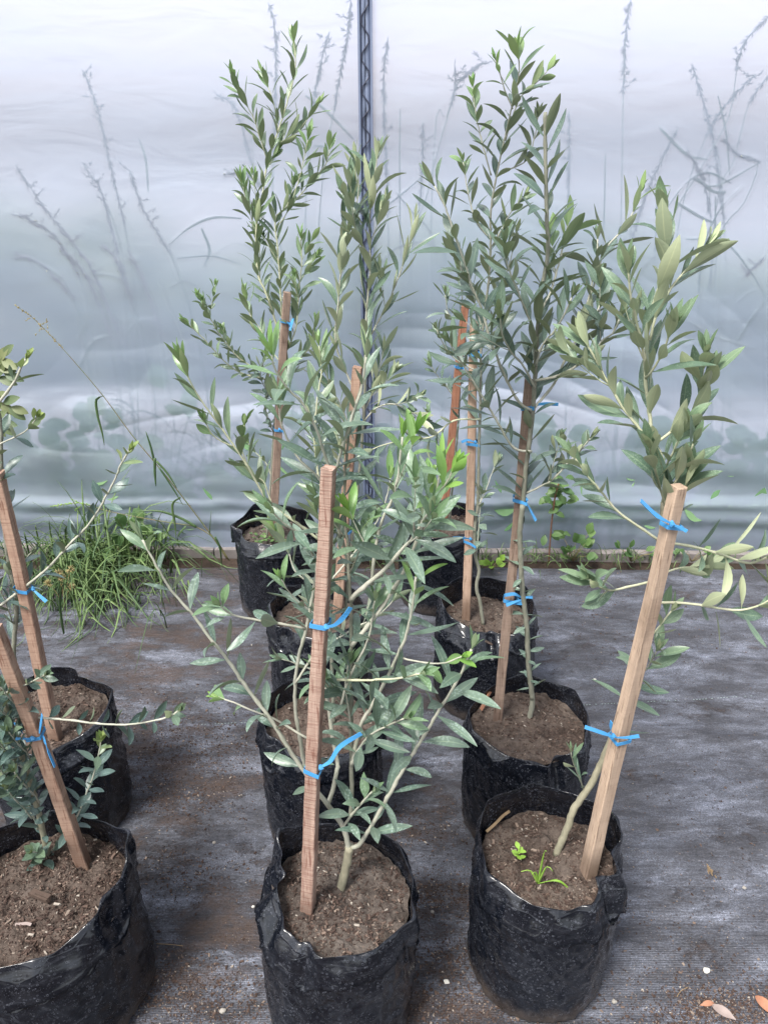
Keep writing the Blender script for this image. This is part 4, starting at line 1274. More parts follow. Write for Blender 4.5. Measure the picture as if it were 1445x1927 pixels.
tie(root, sk, 832, atY(901, 832, Yt + .01), (((893, 832), (880, 828), (868, 832)),), .0058)
tie(root, sk, 1016, atY(894, 1016, Yt), (((884, 1014), (868, 1012), (852, 1012)),), .0058)
tie(root, sk, 664, atY(904, 664, Yt + .01), (((900, 665), (885, 660), (874, 662)),), .006)

# ---- back right tree -----------------------------------------------------------------
root, c = plant('slender olive tree on a rust-coloured stake, in the back right bag by the film', (828, 975))
bag(root, c, 0.1203, .29, .255, [(0, 1.0, .0), (40, 1.02, .012), (80, .95, .004), (130, 1.0, .014), (170, 1.03, .006), (215, .96, -.002), (260, .93, -.014), (310, .97, -.008)],
    collar=.045, seed=5, pinches=((255, 8, .008),), soilm='soil_red', chips=200)
Ys = yz(833, 990); Yt = yz(850, 985)
sk = stake(root, (832, 995), (875, 577), Ys, Ys + .02, .0215, M['stake_rust'], 5)
D = dict(L=.066, W=.0150, spacing=.026, young_tip=.3, ang=(35, 65), tipshrink=.3, droop=.1, skip=.1)
def D_(**k): d = dict(D); d.update(k); return d
stem(root, Yt, [(846, 988), (850, 930), (856, 870), (862, 800), (866, 720), (868, 650), (870, 590), (868, 540), (862, 500)], (.02, .03), (.0040, .0014), D_(s0=.5), 'trunk', 'stem_grey', seed=90)
stem(root, Yt, [(864, 760), (845, 735), (825, 710), (812, 690)], (.02, .0), (.0018, .001), D_(s0=.2), seed=91, lmat='leaf_dark')
stem(root, Yt, [(866, 700), (890, 660), (905, 610), (915, 570)], (.02, .04), (.0018, .001), D_(s0=.2), seed=92)
stem(root, Yt, [(857, 860), (835, 842), (815, 812), (805, 780)], (.02, .0), (.0018, .001), D_(s0=.2), seed=93)
stem(root, Yt, [(868, 640), (855, 610), (842, 585), (838, 555)], (.02, .0), (.0018, .001), D_(s0=.2), seed=94)
tie(root, sk, 895, None, (((845, 895), (834, 892), (825, 888)),), .0058)
tie(root, sk, 690, None, (((866, 690), (855, 684), (846, 686)),), .0058)

# ---- back left tall tree -------------------------------------------------------------
root, c = plant('tall dense olive tree left of the channel post, in the back bag with clover', (520, 987))
bag(root, c, 0.1222, .29, .24, [(0, 1.0, .0), (45, .98, .006), (85, .97, .01), (128, 1.06, .024), (160, .95, .006), (188, 1.05, .010), (225, .95, -.012), (270, .92, -.012), (315, .97, -.006)],
    collar=.04, seed=6, pinches=((205, 7, -.012), (190, 6, .010)), soilm='soil_grey', chips=150)
Ys = yz(511, 1008, .25); Yt = Ys + .02
sk = stake(root, (512, 1012), (540, 550), Ys, Ys, .0225, M['stake_grey'], 6)
lm = dict(lmat='leaf_green', smat='stem_cream')
E = dict(L=.066, W=.0160, spacing=.021, young_tip=.6, ang=(25, 55), tipshrink=.3, droop=.05, skip=.06)
def E_(**k): d = dict(E); d.update(k); return d
stem(root, Yt, [(503, 1010), (507, 950), (512, 880), (517, 800), (522, 740), (526, 680), (528, 620)], (.0, .0), (.0052, .004), None, 'trunk', 'stem_grey')
stem(root, Yt, [(527, 640), (514, 590), (500, 550), (487, 520), (483, 480), (483, 423), (493, 374), (503, 309), (523, 249), (543, 184), (556, 125), (552, 72)], (.0, .03), (.0038, .0012), E_(s0=.08), seed=100, twigs=4, **lm)
stem(root, Yt, [(528, 640), (530, 600), (528, 548), (523, 473), (518, 414), (532, 396), (563, 369), (593, 334), (613, 309), (622, 272)], (.0, .06), (.0032, .0011), E_(s0=.1), seed=101, twigs=2, **lm)
stem(root, Yt, [(527, 680), (545, 650), (558, 613), (561, 575), (564, 538), (568, 490), (566, 448)], (.0, -.04), (.0026, .0011), E_(s0=.1, spacing=.022), seed=102, twigs=3, **lm)
stem(root, Yt, [(505, 715), (503, 699), (480, 693), (450, 673), (423, 643), (400, 606), (382, 566)], (.0, -.06), (.0028, .0011), E_(s0=.1, spacing=.02, L=.045), seed=103, twigs=3, **lm)
stem(root, Yt, [(510, 720), (493, 712), (465, 706), (440, 694), (418, 675), (382, 636), (350, 605)], (.0, -.12), (.0026, .0011), E_(s0=.1, spacing=.022, L=.045), seed=104, **lm)
stem(root, Yt, [(504, 305), (491, 264), (478, 224), (460, 190), (446, 165), (438, 140)], (.03, .0), (.0018, .001), E_(s0=.1), seed=105, **lm)
stem(root, Yt, [(523, 250), (520, 215), (512, 184), (503, 160), (496, 140)], (.03, .06), (.0016, .001), E_(s0=.1), seed=106, **lm)
stem(root, Yt, [(515, 290), (528, 269), (558, 249), (580, 222), (598, 196)], (.03, .05), (.0018, .001), E_(s0=.1), seed=107, **lm)
stem(root, Yt, [(484, 450), (470, 400), (462, 370), (455, 340)], (.03, .0), (.0016, .001), E_(s0=.1), seed=108, **lm)
stem(root, Yt, [(520, 430), (540, 400), (562, 340), (572, 300), (580, 262)], (.03, .0), (.0016, .001), E_(s0=.1), seed=109, **lm)
stem(root, Yt, [(526, 680), (505, 650), (490, 620), (470, 590), (462, 550)], (.0, .06), (.0020, .001), E_(s0=.1, spacing=.022), seed=110, **lm)
stem(root, Yt, [(520, 760), (502, 735), (490, 705), (500, 670)], (.0, -.05), (.0018, .001), E_(s0=.05, spacing=.014, L=.042, ang=(40, 85)), seed=111, smat='stem_grey')
stem(root, Yt, [(517, 820), (505, 790), (500, 760), (508, 720)], (.0, -.05), (.0018, .001), E_(s0=.05, spacing=.015, L=.042, ang=(40, 85), young_tip=0), seed=112, smat='stem_grey')
stem(root, Yt, [(524, 730), (545, 700), (560, 680), (585, 650), (592, 605)], (.0, .05), (.0020, .001), E_(s0=.1, spacing=.022), seed=113, **lm)
stem(root, Yt, [(512, 900), (500, 870), (480, 850), (462, 825)], (.0, .02), (.0016, .001), E_(s0=.2, L=.04), seed=114, **lm)
tie(root, sk, 808, atY(517, 808, Yt), (((525, 808), (532, 812), (538, 822)),), .0058)
tie(root, sk, 605, None, (((545, 612), (552, 600), (546, 622)),), .005)
m = MB(); random.seed(9)
for _ in range(60):
    p = Vector((c.x + random.gauss(-.02, .035), c.y + random.gauss(-.03, .03), .25 + random.random() * .02))
    m.leaf(p, Vector((random.gauss(0, 1), random.gauss(0, 1), .2)), Vector((0, 0, 1)), .014, .010, random.random(), 0, .1, .1)
m.build('clover', M['weed'], root)

# ---- third in the middle column -------------------------------------------------------
root, c = plant('olive tree with upright leader crossing the channel post, third bag back in the middle column', (597, 1145))
bag(root, c, 0.1203, .29, .25, [(0, 1.0, .0), (40, .98, .01), (90, .97, .004), (135, 1.03, .012), (175, 1.0, .008), (215, .96, -.006), (270, .93, -.012), (320, .98, -.004)], collar=.045, seed=7, pinches=((140, 8, .008), (230, 8, -.01)), chips=120)
Ys = yz(636, 1160); Yt = Ys + .01
sk = stake(root, (634, 1165), (672, 690), Ys, Ys + .02, .0235, M['stake_orange'], 7)
G_ = dict(L=.078, W=.0185, spacing=.021, young_tip=.15, ang=(22, 48), tipshrink=.25, droop=.0, skip=.06)
def G2(**k): d = dict(G_); d.update(k); return d
lm = dict(lmat='leaf_pale', smat='stem_pale')
stem(root, Yt, [(650, 1165), (655, 1080), (668, 960), (680, 850), (686, 750), (688, 680)], (0, .0), (.0052, .0036), None, 'trunk', 'stem_grey')
stem(root, Yt, [(688, 690), (689, 606), (692, 560), (697, 498), (695, 424), (702, 349), (711, 290)], (.0, .0), (.0032, .0012), G2(s0=.05), seed=120, **lm)
stem(root, Yt, [(684, 770), (660, 720), (638, 670), (631, 630), (636, 575), (643, 498), (652, 453), (668, 399), (675, 349), (670, 305)], (.0, .04), (.0028, .0011), G2(s0=.15, spacing=.028), seed=121, **lm)
stem(root, Yt, [(687, 660), (699, 629), (725, 580), (745, 535), (760, 492), (775, 441), (780, 415)], (.0, .03), (.0024, .0011), G2(s0=.15, spacing=.028, W=.012), seed=122, **lm)
stem(root, Yt, [(690, 480), (672, 440), (664, 400), (660, 350)], (.0, -.03), (.0018, .001), G2(s0=.1), seed=123, **lm)
stem(root, Yt, [(680, 800), (705, 770), (735, 760), (765, 770), (790, 790)], (.0, -.02), (.0022, .0011), G2(s0=.2, L=.055, ang=(40, 80)), seed=124, **lm)
stem(root, Yt, [(683, 780), (700, 740), (712, 700), (722, 660)], (.0, .05), (.0020, .001), G2(s0=.1), seed=125, **lm)
stem(root, Yt, [(670, 920), (648, 880), (620, 850), (600, 820), (585, 780)], (.0, .04), (.0020, .001), G2(s0=.1, W=.012), seed=126, **lm)
stem(root, Yt, [(676, 870), (660, 810), (640, 760), (622, 730), (610, 690)], (.0, -.03), (.0020, .001), G2(s0=.1, spacing=.022), seed=127, **lm)
tie(root, sk, 790, atY(684, 790, Yt), (((672, 790), (660, 794), (652, 800)),), .0058)
tie(root, sk, 1000, atY(664, 1000, Yt), (), .0058)

# ---- second in the middle column ------------------------------------------------------
root, c = plant('stakeless olive with long left-reaching shoots, in the bag right behind the front middle bag', (604, 1345))
bag(root, c, 0.1213, .29, .25, [(0, 1.02, .0), (35, .98, .0), (80, .97, .002), (125, 1.0, .016), (165, 1.05, .010), (205, .96, -.006), (255, .93, -.014), (300, .95, -.010), (335, 1.02, .0)], collar=.045, seed=8, pinches=((185, 8, .008), (345, 7, .010), (220, 8, -.008)), chips=250)
Ys = yz(620, 1350); Yt = Ys
stem(root, Yt, [(628, 1360), (626, 1290), (622, 1200), (616, 1110), (606, 1040), (596, 1000)], (0, .0), (.0048, .0032), None, 'trunk', 'stem_grey')
H_ = dict(L=.070, W=.0160, spacing=.026, young_tip=.6, ang=(22, 52), tipshrink=.3, droop=.05, skip=.15)
def H2(**k): d = dict(H_); d.update(k); return d
lm = dict(lmat='leaf_green', smat='stem_cream')
stem(root, Yt, [(600, 1015), (560, 985), (520, 958), (500, 938), (473, 889), (443, 842), (400, 782), (375, 748), (357, 715), (342, 680)], (.0, -.06), (.0030, .0012), H2(s0=.12, spacing=.030), seed=130, **lm)
stem(root, Yt, [(443, 842), (420, 832), (400, 818), (388, 795)], (-.03, -.05), (.0014, .001), H2(s0=.2, L=.045), seed=131, **lm)
stem(root, Yt, [(512, 950), (495, 905), (478, 893), (455, 845), (460, 800)], (-.02, .02), (.0014, .001), H2(s0=.2, L=.045), seed=132, **lm)
stem(root, Yt, [(606, 1040), (610, 960), (600, 900), (592, 830), (596, 760), (605, 700), (600, 650)], (.0, .04), (.0032, .0012), H2(s0=.1, spacing=.022), seed=133, **lm)
stem(root, Yt, [(616, 1110), (560, 1080), (540, 1030), (520, 1000)], (.0, .04), (.0022, .001), H2(s0=.1), seed=134, lmat='leaf_spotted')
stem(root, Yt, [(620, 1180), (600, 1160), (570, 1140), (545, 1115), (530, 1090)], (.0, -.04), (.0022, .001), H2(s0=.1), seed=135, lmat='leaf_spotted')
stem(root, Yt, [(616, 1100), (650, 1060), (690, 1010), (720, 960), (735, 900)], (.0, .04), (.0024, .001), H2(s0=.1), seed=136, lmat='leaf_spotted')
stem(root, Yt, [(622, 1210), (670, 1180), (710, 1160), (740, 1130)], (.0, .02), (.0022, .001), H2(s0=.1, young_tip=.1), seed=137, lmat='leaf_spotted')
stem(root, Yt, [(625, 1280), (590, 1262), (560, 1250), (530, 1240)], (.0, -.04), (.002, .001), H2(s0=.1, L=.05, young_tip=.1), seed=138, lmat='leaf_spotted')

# ---- left column, second --------------------------------------------------------------
root, c = plant('olive with a long pale shoot reaching up right, in the farther bag at left', (93, 1333))
bag(root, c, 0.1213, .29, .262, [(0, .98, .0), (25, 1.05, .008), (60, .92, -.006), (88, .99, .014), (112, .96, .022), (150, 1.0, .004), (200, 1.0, .0), (245, .95, -.016), (285, .95, -.020), (330, .98, -.004)], collar=.045, taper=.05, seed=9, pinches=((280, 9, .006), (75, 6, -.01)), soilm='soil_red', chips=500)
Ys = yz(107, 1390); Yt = yz(55, 1375)
sk = stake(root, (107, 1392), (-4, 888), Ys, Ys + .0, .0208, M['stake_orange'], 9)
I_ = dict(L=.044, W=.0170, spacing=.030, young_tip=.9, ang=(35, 70), tipshrink=.3, droop=-.1, skip=.12)
def I2(**k): d = dict(I_); d.update(k); return d
lm = dict(lmat='leaf_small', smat='stem_pale')
stem(root, Yt, [(52, 1380), (45, 1330), (30, 1260), (27, 1215), (32, 1132), (22, 1080), (13, 1033), (8, 960), (4, 880), (2, 800), (-4, 760)], (0, .0), (.0060, .003), I2(s0=.3, spacing=.04, L=.05), 'trunk', 'stem_grey', lmat='leaf_small', seed=140)
stem(root, Yt, [(-30, 1168), (0, 1141), (83, 1076), (133, 1023), (173, 980), (213, 910), (228, 875), (243, 848)], (-.02, -.06), (.0030, .0016), I2(s0=.1, spacing=.026), seed=141, **lm)
stem(root, Yt, [(-10, 768), (3, 752), (27, 719), (40, 693), (48, 676)], (-.02, -.02), (.0028, .0018), I2(s0=.5, L=.045), seed=142, **lm)
stem(root, Yt, [(-6, 838), (8, 832), (30, 822), (48, 812), (62, 797), (70, 785)], (-.02, -.03), (.0016, .001), I2(s0=.3, L=.034), seed=143, **lm)
stem(root, Yt, [(10, 980), (0, 930), (-15, 890), (-20, 850)], (.0, -.05), (.0016, .001), I2(s0=.1, L=.045, spacing=.02), seed=144, **lm)
stem(root, Yt, [(20, 1100), (35, 1070), (50, 1050), (60, 1040)], (.0, .02), (.0016, .001), I2(s0=.1, L=.04, spacing=.02, young_tip=0), seed=145, **lm)
stem(root, Yt, [(28, 1180), (5, 1120), (-20, 1080)], (.0, -.03), (.0016, .001), I2(s0=.1, L=.045, spacing=.02, young_tip=0), seed=146, **lm)
tie(root, sk, 1108, atY(33, 1110, Ys), (((62, 1108), (72, 1118), (88, 1132)),), .0058)
# ---- left column, front ---------------------------------------------------------------
root, c = plant('small-leaved olive on a leaning brown stake, in the wide slumped front left bag', (70, 1655), .264)
bag(root, c, .138, .264, .216, [(0, 1.0, .004), (27, 1.05, .030), (50, .95, .014), (95, .98, .012), (140, 1.0, .014), (180, 1.0, .0), (225, .98, -.022), (265, .95, -.030), (300, .93, -.024), (335, .95, -.008)], collar=.055, taper=.13, seed=10, pinches=((30, 7, .010), (345, 9, -.012), (12, 6, .006)), soilm='soil_red', chips=1600, mound=.006)
Ys = yz(158, 1617, .229); Yt = yz(88, 1600, .229)
sk = stake(root, (158, 1622), (-8, 1180), Ys, Ys - .02, .0202, M['stake_orange'], 10)
lm = dict(lmat='leaf_small', smat='stem_pale')
J_ = dict(L=.038, W=.0145, spacing=.018, young_tip=.25, ang=(40, 75), tipshrink=.3, droop=.0, skip=.1)
def J2(**k): d = dict(J_); d.update(k); return d
stem(root, Yt, [(90, 1606), (80, 1560), (69, 1513), (58, 1475), (48, 1440), (36, 1405), (24, 1372), (8, 1319), (-6, 1270)], (0, -.02), (.0062, .0046), J2(s0=.1, spacing=.022), 'trunk', 'trunk', lmat='leaf_small', seed=150)
stem(root, Yt, [(72, 1560), (50, 1500), (35, 1465), (20, 1444), (5, 1410)], (0, -.02), (.0022, .0014), J2(s0=.1), seed=151, **lm)
stem(root, Yt, [(98, 1600), (115, 1580), (145, 1537), (160, 1500), (173, 1469), (184, 1430), (191, 1392)], (0, -.03), (.0020, .001), J2(s0=.1, young_tip=.9), seed=152, **lm)
stem(root, Yt, [(20, 1348), (60, 1350), (121, 1354), (170, 1360), (226, 1364), (282, 1358), (320, 1348), (335, 1338)], (-.02, -.05), (.0024, .0012), J2(s0=.05, spacing=.024, L=.034, ang=(50, 85)), seed=153, **lm)
stem(root, Yt, [(-10, 1318), (20, 1300), (50, 1288), (69, 1279), (84, 1270)], (-.02, -.05), (.0020, .0012), J2(s0=.2, spacing=.018, L=.036), seed=154, **lm)
stem(root, Yt, [(40, 1420), (20, 1430), (0, 1425), (-20, 1420)], (-.02, -.05), (.0020, .0012), J2(s0=.0, L=.038), seed=155, **lm)
stem(root, Yt, [(30, 1385), (15, 1350), (-5, 1330), (-20, 1300)], (-.02, -.06), (.0020, .0012), J2(s0=.0, L=.040), seed=156, **lm)
stem(root, Yt, [(50, 1450), (30, 1440), (0, 1470), (-20, 1480)], (-.02, -.06), (.0020, .0012), J2(s0=.0, L=.036), seed=157, **lm)
for k_, (x_, y_) in enumerate(((20, 1310), (5, 1400), (35, 1395), (10, 1455), (45, 1470), (-5, 1340), (30, 1500))):
    stem(root, Yt, [(x_ + 30, y_ + 40), (x_ + 15, y_ + 20), (x_, y_ + 5), (x_ - 18, y_ - 18)], (-.01, -.06), (.0018, .001), J2(s0=.05, spacing=.016, L=.046), seed=170 + k_, **lm)
stem(root, Yt, [(95, 1640), (85, 1620), (72, 1605), (62, 1603)], (0, -.03), (.0020, .0014), J2(s0=.1, spacing=.007, L=.034, W=.018, ang=(50, 90)), seed=158, **lm)
stem(root, Yt, [(25, 1665), (32, 1650), (42, 1636), (40, 1625)], (0, -.0), (.0014, .001), J2(s0=.3, L=.028), seed=159, **lm)
tie(root, sk, 1382, atY(38, 1385, Yt), (((75, 1380), (78, 1360), (80, 1345)), ((82, 1385), (90, 1410), (104, 1443)), ((60, 1390), (45, 1390), (30, 1390))), .0052)

# bark piece lying on the soil of the front left bag
b0 = atZ(76, 1686, .236)
m = MB()
for (dx, l, w_, h_, ro) in ((0, .024, .008, .004, -.35), (.006, .018, .006, .006, -.30)):
    m.chip(b0 + Vector((dx, 0, .0)), l, w_, h_, ro, .15)
tag(m.build('bark_chunk', M['bark'], smooth=False), 'thick dark bark chunk lying on the soil of the front left bag', 'bark')

def soil_bit(px0, px1, r, mat, label, name='wood_sliver', z=.262):
    a, b = atZ(px0[0], px0[1], z), atZ(px1[0], px1[1], z)
    m = MB(); q = [a, a.lerp(b, .35) + Vector((.001, 0, .002)), a.lerp(b, .7) + Vector((0, .001, .003)), b + Vector((0, 0, .002))]
    m.ribbon(smooth(q, .006), [r * 2.2] * len(smooth(q, .006)), Vector((.3, 1, .3)), thick=r * .5)
    tag(m.build(name, M[mat], smooth=False), label, 'wood')
soil_bit((915, 1565), (958, 1528), .0022, 'husk', 'pale wood sliver lying on the soil at the back left of the front right bag', z=.262)
soil_bit((905, 1335), (925, 1298), .0030, 'dead_leaf', 'curled rusty bark strip leaning inside the left rim of the three-tie olive bag', z=.272)
soil_bit((30, 1740), (60, 1742), .0020, 'dead_leaf_grey', 'thin dark leaf lying on the soil at the front of the front left bag', 'fallen_leaf', z=.228)

# ------------------------------------------------------------------ weeds along the wall
def ribbon_blade(mb, base, az, L, lean, w, tone, curl=.6):
    d = Vector((cos(az), sin(az), 0)); q = []
    for k in range(7):
        u = k / 6
        a = lean * u ** 1.2
        q.append(base + d * L * (sin(a) * u) + Vector((0, 0, max(.003 if u else 0, L * u * cos(a * (1 + curl * u))))))
    q = [p + Vector((0, 0, max(0, .004 - p.z))) if k else p for k, p in enumerate(q)]
    mb.ribbon(q, [w * x for x in (.7, 1, 1, .9, .7, .45, .1)], Vector((-sin(az), cos(az), .2)), (tone, 0, 0, 0))

random.seed(41)
m = MB()
for _ in range(560):
    px_ = random.choice((random.gauss(190, 45), random.gauss(215, 50), random.gauss(140, 50), random.uniform(60, 340)))
    b = atZ(px_, random.gauss(1085, 38), 0)
    b.y = min(b.y, 2.44); b.z = 0
    ribbon_blade(m, b, random.uniform(0, 2 * pi) if random.random() < .5 else random.gauss(-pi / 2, .9), random.uniform(.07, .30), random.uniform(.3, 1.8), random.choice((.002, .003, .004, .006, .008)), random.random())
for _ in range(70):
    b = atZ(random.gauss(200, 60), random.gauss(1070, 30), 0); b.y = min(b.y, 2.42); b.z = 0
    ribbon_blade(m, b, random.uniform(0, 2 * pi), random.uniform(.22, .42), random.uniform(.3, 1.3), random.choice((.004, .006, .008)), random.random(), .4)
tag(m.build('grass', M['grass']), 'tuft of green grass sprawling from the wall foot onto the cloth at left', 'grass', kind='stuff')
m = MB()
for _ in range(170):
    px_ = random.choice((random.gauss(1040, 30), random.gauss(920, 30), random.uniform(900, 1445), random.gauss(1180, 40), random.gauss(690, 20)))
    b = atZ(px_, random.gauss(1050, 12), 0); b.y = min(b.y, 2.43); b.z = 0
    ribbon_blade(m, b, random.uniform(0, 2 * pi), random.uniform(.03, .11), random.uniform(.3, 1.7), random.uniform(.002, .004), random.random())
tag(m.build('grass', M['grass']), 'thin short grass sprouting along the wall foot at right', 'grass', kind='stuff')

# long arching seeding grass, left
t = empty('seeding_grass', atZ(428, 1052, 0)); Yw = t.location.y
m = MB()
st = smooth([atY(a, b, Yw - .02 * i * .3) for i, (a, b) in enumerate([(428, 1052), (400, 1010), (340, 930), (300, 880), (250, 820), (197, 748), (140, 680), (90, 625), (55, 592), (28, 574)])], .02)
m.tube(st, [.0024 - .0017 * i / len(st) for i in range(len(st))], 6)
m.build('stem', M['weed_stem'], t)
h = MB(); seed_head(h, st[-9:], .0016, 360, .007)
for (a, b, c_, d) in ((75, 612, 92, 605), (80, 617, 68, 630), (60, 596, 50, 604), (92, 628, 88, 600)):
    seed_head(h, [atY(a, b, Yw - .05), atY(c_, d, Yw - .05)], .0013, 350, .005)
h.build('seed_head', M['seed_straw'], t)
for pts_, w_ in (([(196, 745), (182, 752), (184, 780), (193, 815), (197, 838)], .008), ([(290, 865), (284, 840), (275, 812)], .007), ([(292, 862), (292, 890), (294, 915)], .009),
                 ([(295, 868), (315, 890), (333, 918)], .007), ([(340, 936), (325, 950), (330, 990), (332, 1015)], .008), ([(300, 880), (320, 910), (345, 950)], .006)):
    bm_ = MB(); q = smooth([atY(a, b, Yw - .05) for a, b in pts_], .01)
    bm_.ribbon(q, [max(.001, w_ * (1 - (i / len(q)) ** 3)) for i in range(len(q))], Vector((1, .3, .2)), (random.random() * .6, 0, 0, 0))
    bm_.build('blade', M['grass'], t)
tag(t, 'single long grass stem arching up left across the film to a dry seed head', 'grass stem')
# second lying grass head
t = empty('seeding_grass', atZ(432, 1055, 0))
m = MB()
st = smooth([atY(a, b, Yw - .03) for a, b in [(432, 1055), (405, 1015), (370, 992), (330, 985), (270, 975), (205, 962), (155, 947), (130, 948), (97, 953)]], .02)
m.tube(st, [.0020 - .0013 * i / len(st) for i in range(len(st))], 6); m.build('stem', M['weed_stem'], t)
h = MB(); seed_head(h, st[-8:], .0018, 300, .008)
seed_head(h, [atY(150, 947, Yw - .03), atY(134, 938, Yw - .03)], .0015, 300, .006); seed_head(h, [atY(158, 948, Yw - .03), atY(142, 960, Yw - .03)], .0015, 300, .006)
h.build('seed_head', M['weed_lime'], t)
for pts_, w_ in (([(370, 992), (340, 975), (300, 962), (252, 962)], .009), ([(395, 1005), (396, 985), (398, 962)], .008), ([(405, 1010), (415, 1035), (418, 1080)], .008), ([(350, 990), (335, 1010), (338, 1030)], .007)):
    bm_ = MB(); q = smooth([atY(a, b, Yw - .04) for a, b in pts_], .01)
    bm_.ribbon(q, [max(.001, w_ * (1 - (i / len(q)) ** 3)) for i in range(len(q))], Vector((.2, .3, 1)), (random.random() * .6, 0, 0, 0))
    bm_.build('blade', M['grass'], t)
tag(t, 'low grass stem bending left over the grass tuft with a green seed head', 'grass stem')

# sedge with spiky seed heads
t = empty('sedge', atZ(125, 1150, 0)); Yw2 = t.location.y
m = MB()
for _ in range(9):
    ribbon_blade(m, Vector(t.location) + Vector((random.gauss(0, .02), 0, 0)), random.uniform(0, 2 * pi), .14, random.uniform(.2, 1.1), .004, random.random())
m.build('blade', M['grass'], t)
for (a, b) in ((112, 1078), (133, 1072), (92, 1098), (118, 1088), (134, 1105)):
    p = atY(a, b, Yw2); h = MB()
    h.tube([Vector(t.location), (Vector(t.location) + p) / 2 + Vector((0, 0, .02)), p], .0009, 5, (.3, 0, 0, 0))
    for _ in range(34):
        d = Vector((random.gauss(0, 1), random.gauss(0, 1), random.gauss(.3, .8))).normalized()
        h.tube([p, p + d * .008, p + d * .016], [.0008, .0013, .0004], 4, (random.random(), 0, 0, 0))
    h.build('seed_head', M['seed_straw'], t)
tag(t, 'sedge with five spiky yellow-green seed heads at the front of the left grass tuft', 'sedge')

def broadleaf(px_, py_, n, L, W, h, label, mat='weed', seed=0, zb=0.0, spread=.05):
    random.seed(seed)
    b = atZ(px_, py_, zb); b.y = min(b.y, 2.42)
    t = empty('broadleaf_weed', b)
    m = MB(); f = MB()
    for k in range(n):
        az = k * 2.4 + random.gauss(0, .3); u = random.uniform(.25, 1)
        tip = b + Vector((cos(az) * spread * u, sin(az) * spread * .7 * u, h * random.uniform(.3, 1)))
        tip.y = min(tip.y, 2.44)
        m.tube([b, (b + tip) / 2 + Vector((0, 0, .01)), tip], [.0014, .0011, .0008], 5)
        for _ in range(2):
            d = (tip - b).normalized() + Vector((random.gauss(0, .7), -abs(random.gauss(0, .5)), random.gauss(0, .3)))
            f.leaf(tip, d, Vector((random.gauss(0, .3), -.7, .9)), L * random.uniform(.7, 1.1), W * random.uniform(.8, 1.1), random.random(), 0, .3, .15)
    m.build('stem', M['weed_stem'], t); f.build('foliage', M[mat], t)
    tag(t, label, 'weed')
broadleaf(268, 1050, 9, .055, .048, .17, 'broad pale-leaved weed rising against the film at the right edge of the left grass tuft', seed=1, spread=.08)
broadleaf(232, 1075, 8, .055, .05, .10, 'low round-leaved weed half buried in the left grass tuft', seed=2, spread=.07)
broadleaf(1075, 1052, 9, .045, .036, .10, 'low broad-leaved weed at the wall foot right of the woody seedling', seed=3, spread=.07)
broadleaf(925, 1075, 8, .028, .022, .05, 'small bright weed on the dirt just right of the light square stake', 'weed_lime', seed=4, spread=.04)
broadleaf(1180, 1045, 8, .035, .026, .05, 'creeping weed at the wall foot behind the front right tree', seed=5, spread=.10)
broadleaf(690, 1045, 7, .04, .03, .07, 'small weed at the wall foot between the two back bags', seed=6, spread=.05)
broadleaf(1290, 1042, 6, .03, .022, .04, 'sparse weed at the wall foot right of the tan stake', seed=7, spread=.09)

# woody seedling at the wall
b = atZ(1033, 1050, 0); b.y = min(b.y, 2.40)
t = empty('woody_seedling', b); m = MB(); f = MB(); random.seed(12)
pp = [atY(a, b_, b.y) for a, b_ in [(1033, 1050), (1036, 1000), (1040, 962), (1045, 930), (1052, 905)]]; pp[0].z = 0
m.tube(smooth(pp, .02), .0028, 6); m.build('stem', M['stake_rust'], t)
for _ in range(34):
    p = pp[random.choice((1, 2, 3, 3, 4))] + Vector((random.gauss(0, .025), random.gauss(0, .015), random.gauss(0, .02)))
    f.leaf(p, Vector((random.gauss(0, 1), random.gauss(-.3, .5), random.gauss(0, .6))), Vector((0, -.6, 1)), .042, .026, random.random(), 0, .4, .2)
f.build('foliage', M['weed'], t)
tag(t, 'woody brown-stemmed seedling with drooping leaves growing against the film behind the three-tie olive', 'seedling')

# reddish-stemmed leafy shoot at the left picture edge
t = empty('leafy_shoot', atZ(-60, 1040, 0)); ys = min(t.location.y, 2.40)
t.location.y = ys
m = MB(); f = MB(); random.seed(13)
pp = [Vector((t.location.x, ys, 0)), atY(-50, 900, ys), atY(-30, 790, ys), atY(-14, 720, ys), atY(-8, 660, ys)]
m.tube(smooth(pp, .03), .0025, 6)
for (a, b_, c_, d_) in ((-20, 750, 20, 765), (-14, 715, 10, 700), (-16, 700, 5, 672), (-30, 790, 0, 795)):
    p, q = atY(a, b_, ys), atY(c_, d_, ys - .01); m.tube([p, q], .0013, 5)
    for k in range(4):
        u = (k + .5) / 4
        f.leaf(p.lerp(q, u), (q - p).normalized() + Vector((random.gauss(.3, .3), -.2, (-1) ** k * .9)), Vector((0, -.8, .5)), .07, .032, random.random(), 0, .3, .2)
    f.leaf(q, (q - p), Vector((0, -.8, .5)), .06, .03, random.random(), 0, .3, .2)
m.build('stem', M['weed_stem'], t); f.build('foliage', M['shoot'], t)
tag(t, 'olive-brown leafy shoot with reddish stems against the film at the left picture edge', 'shoot')

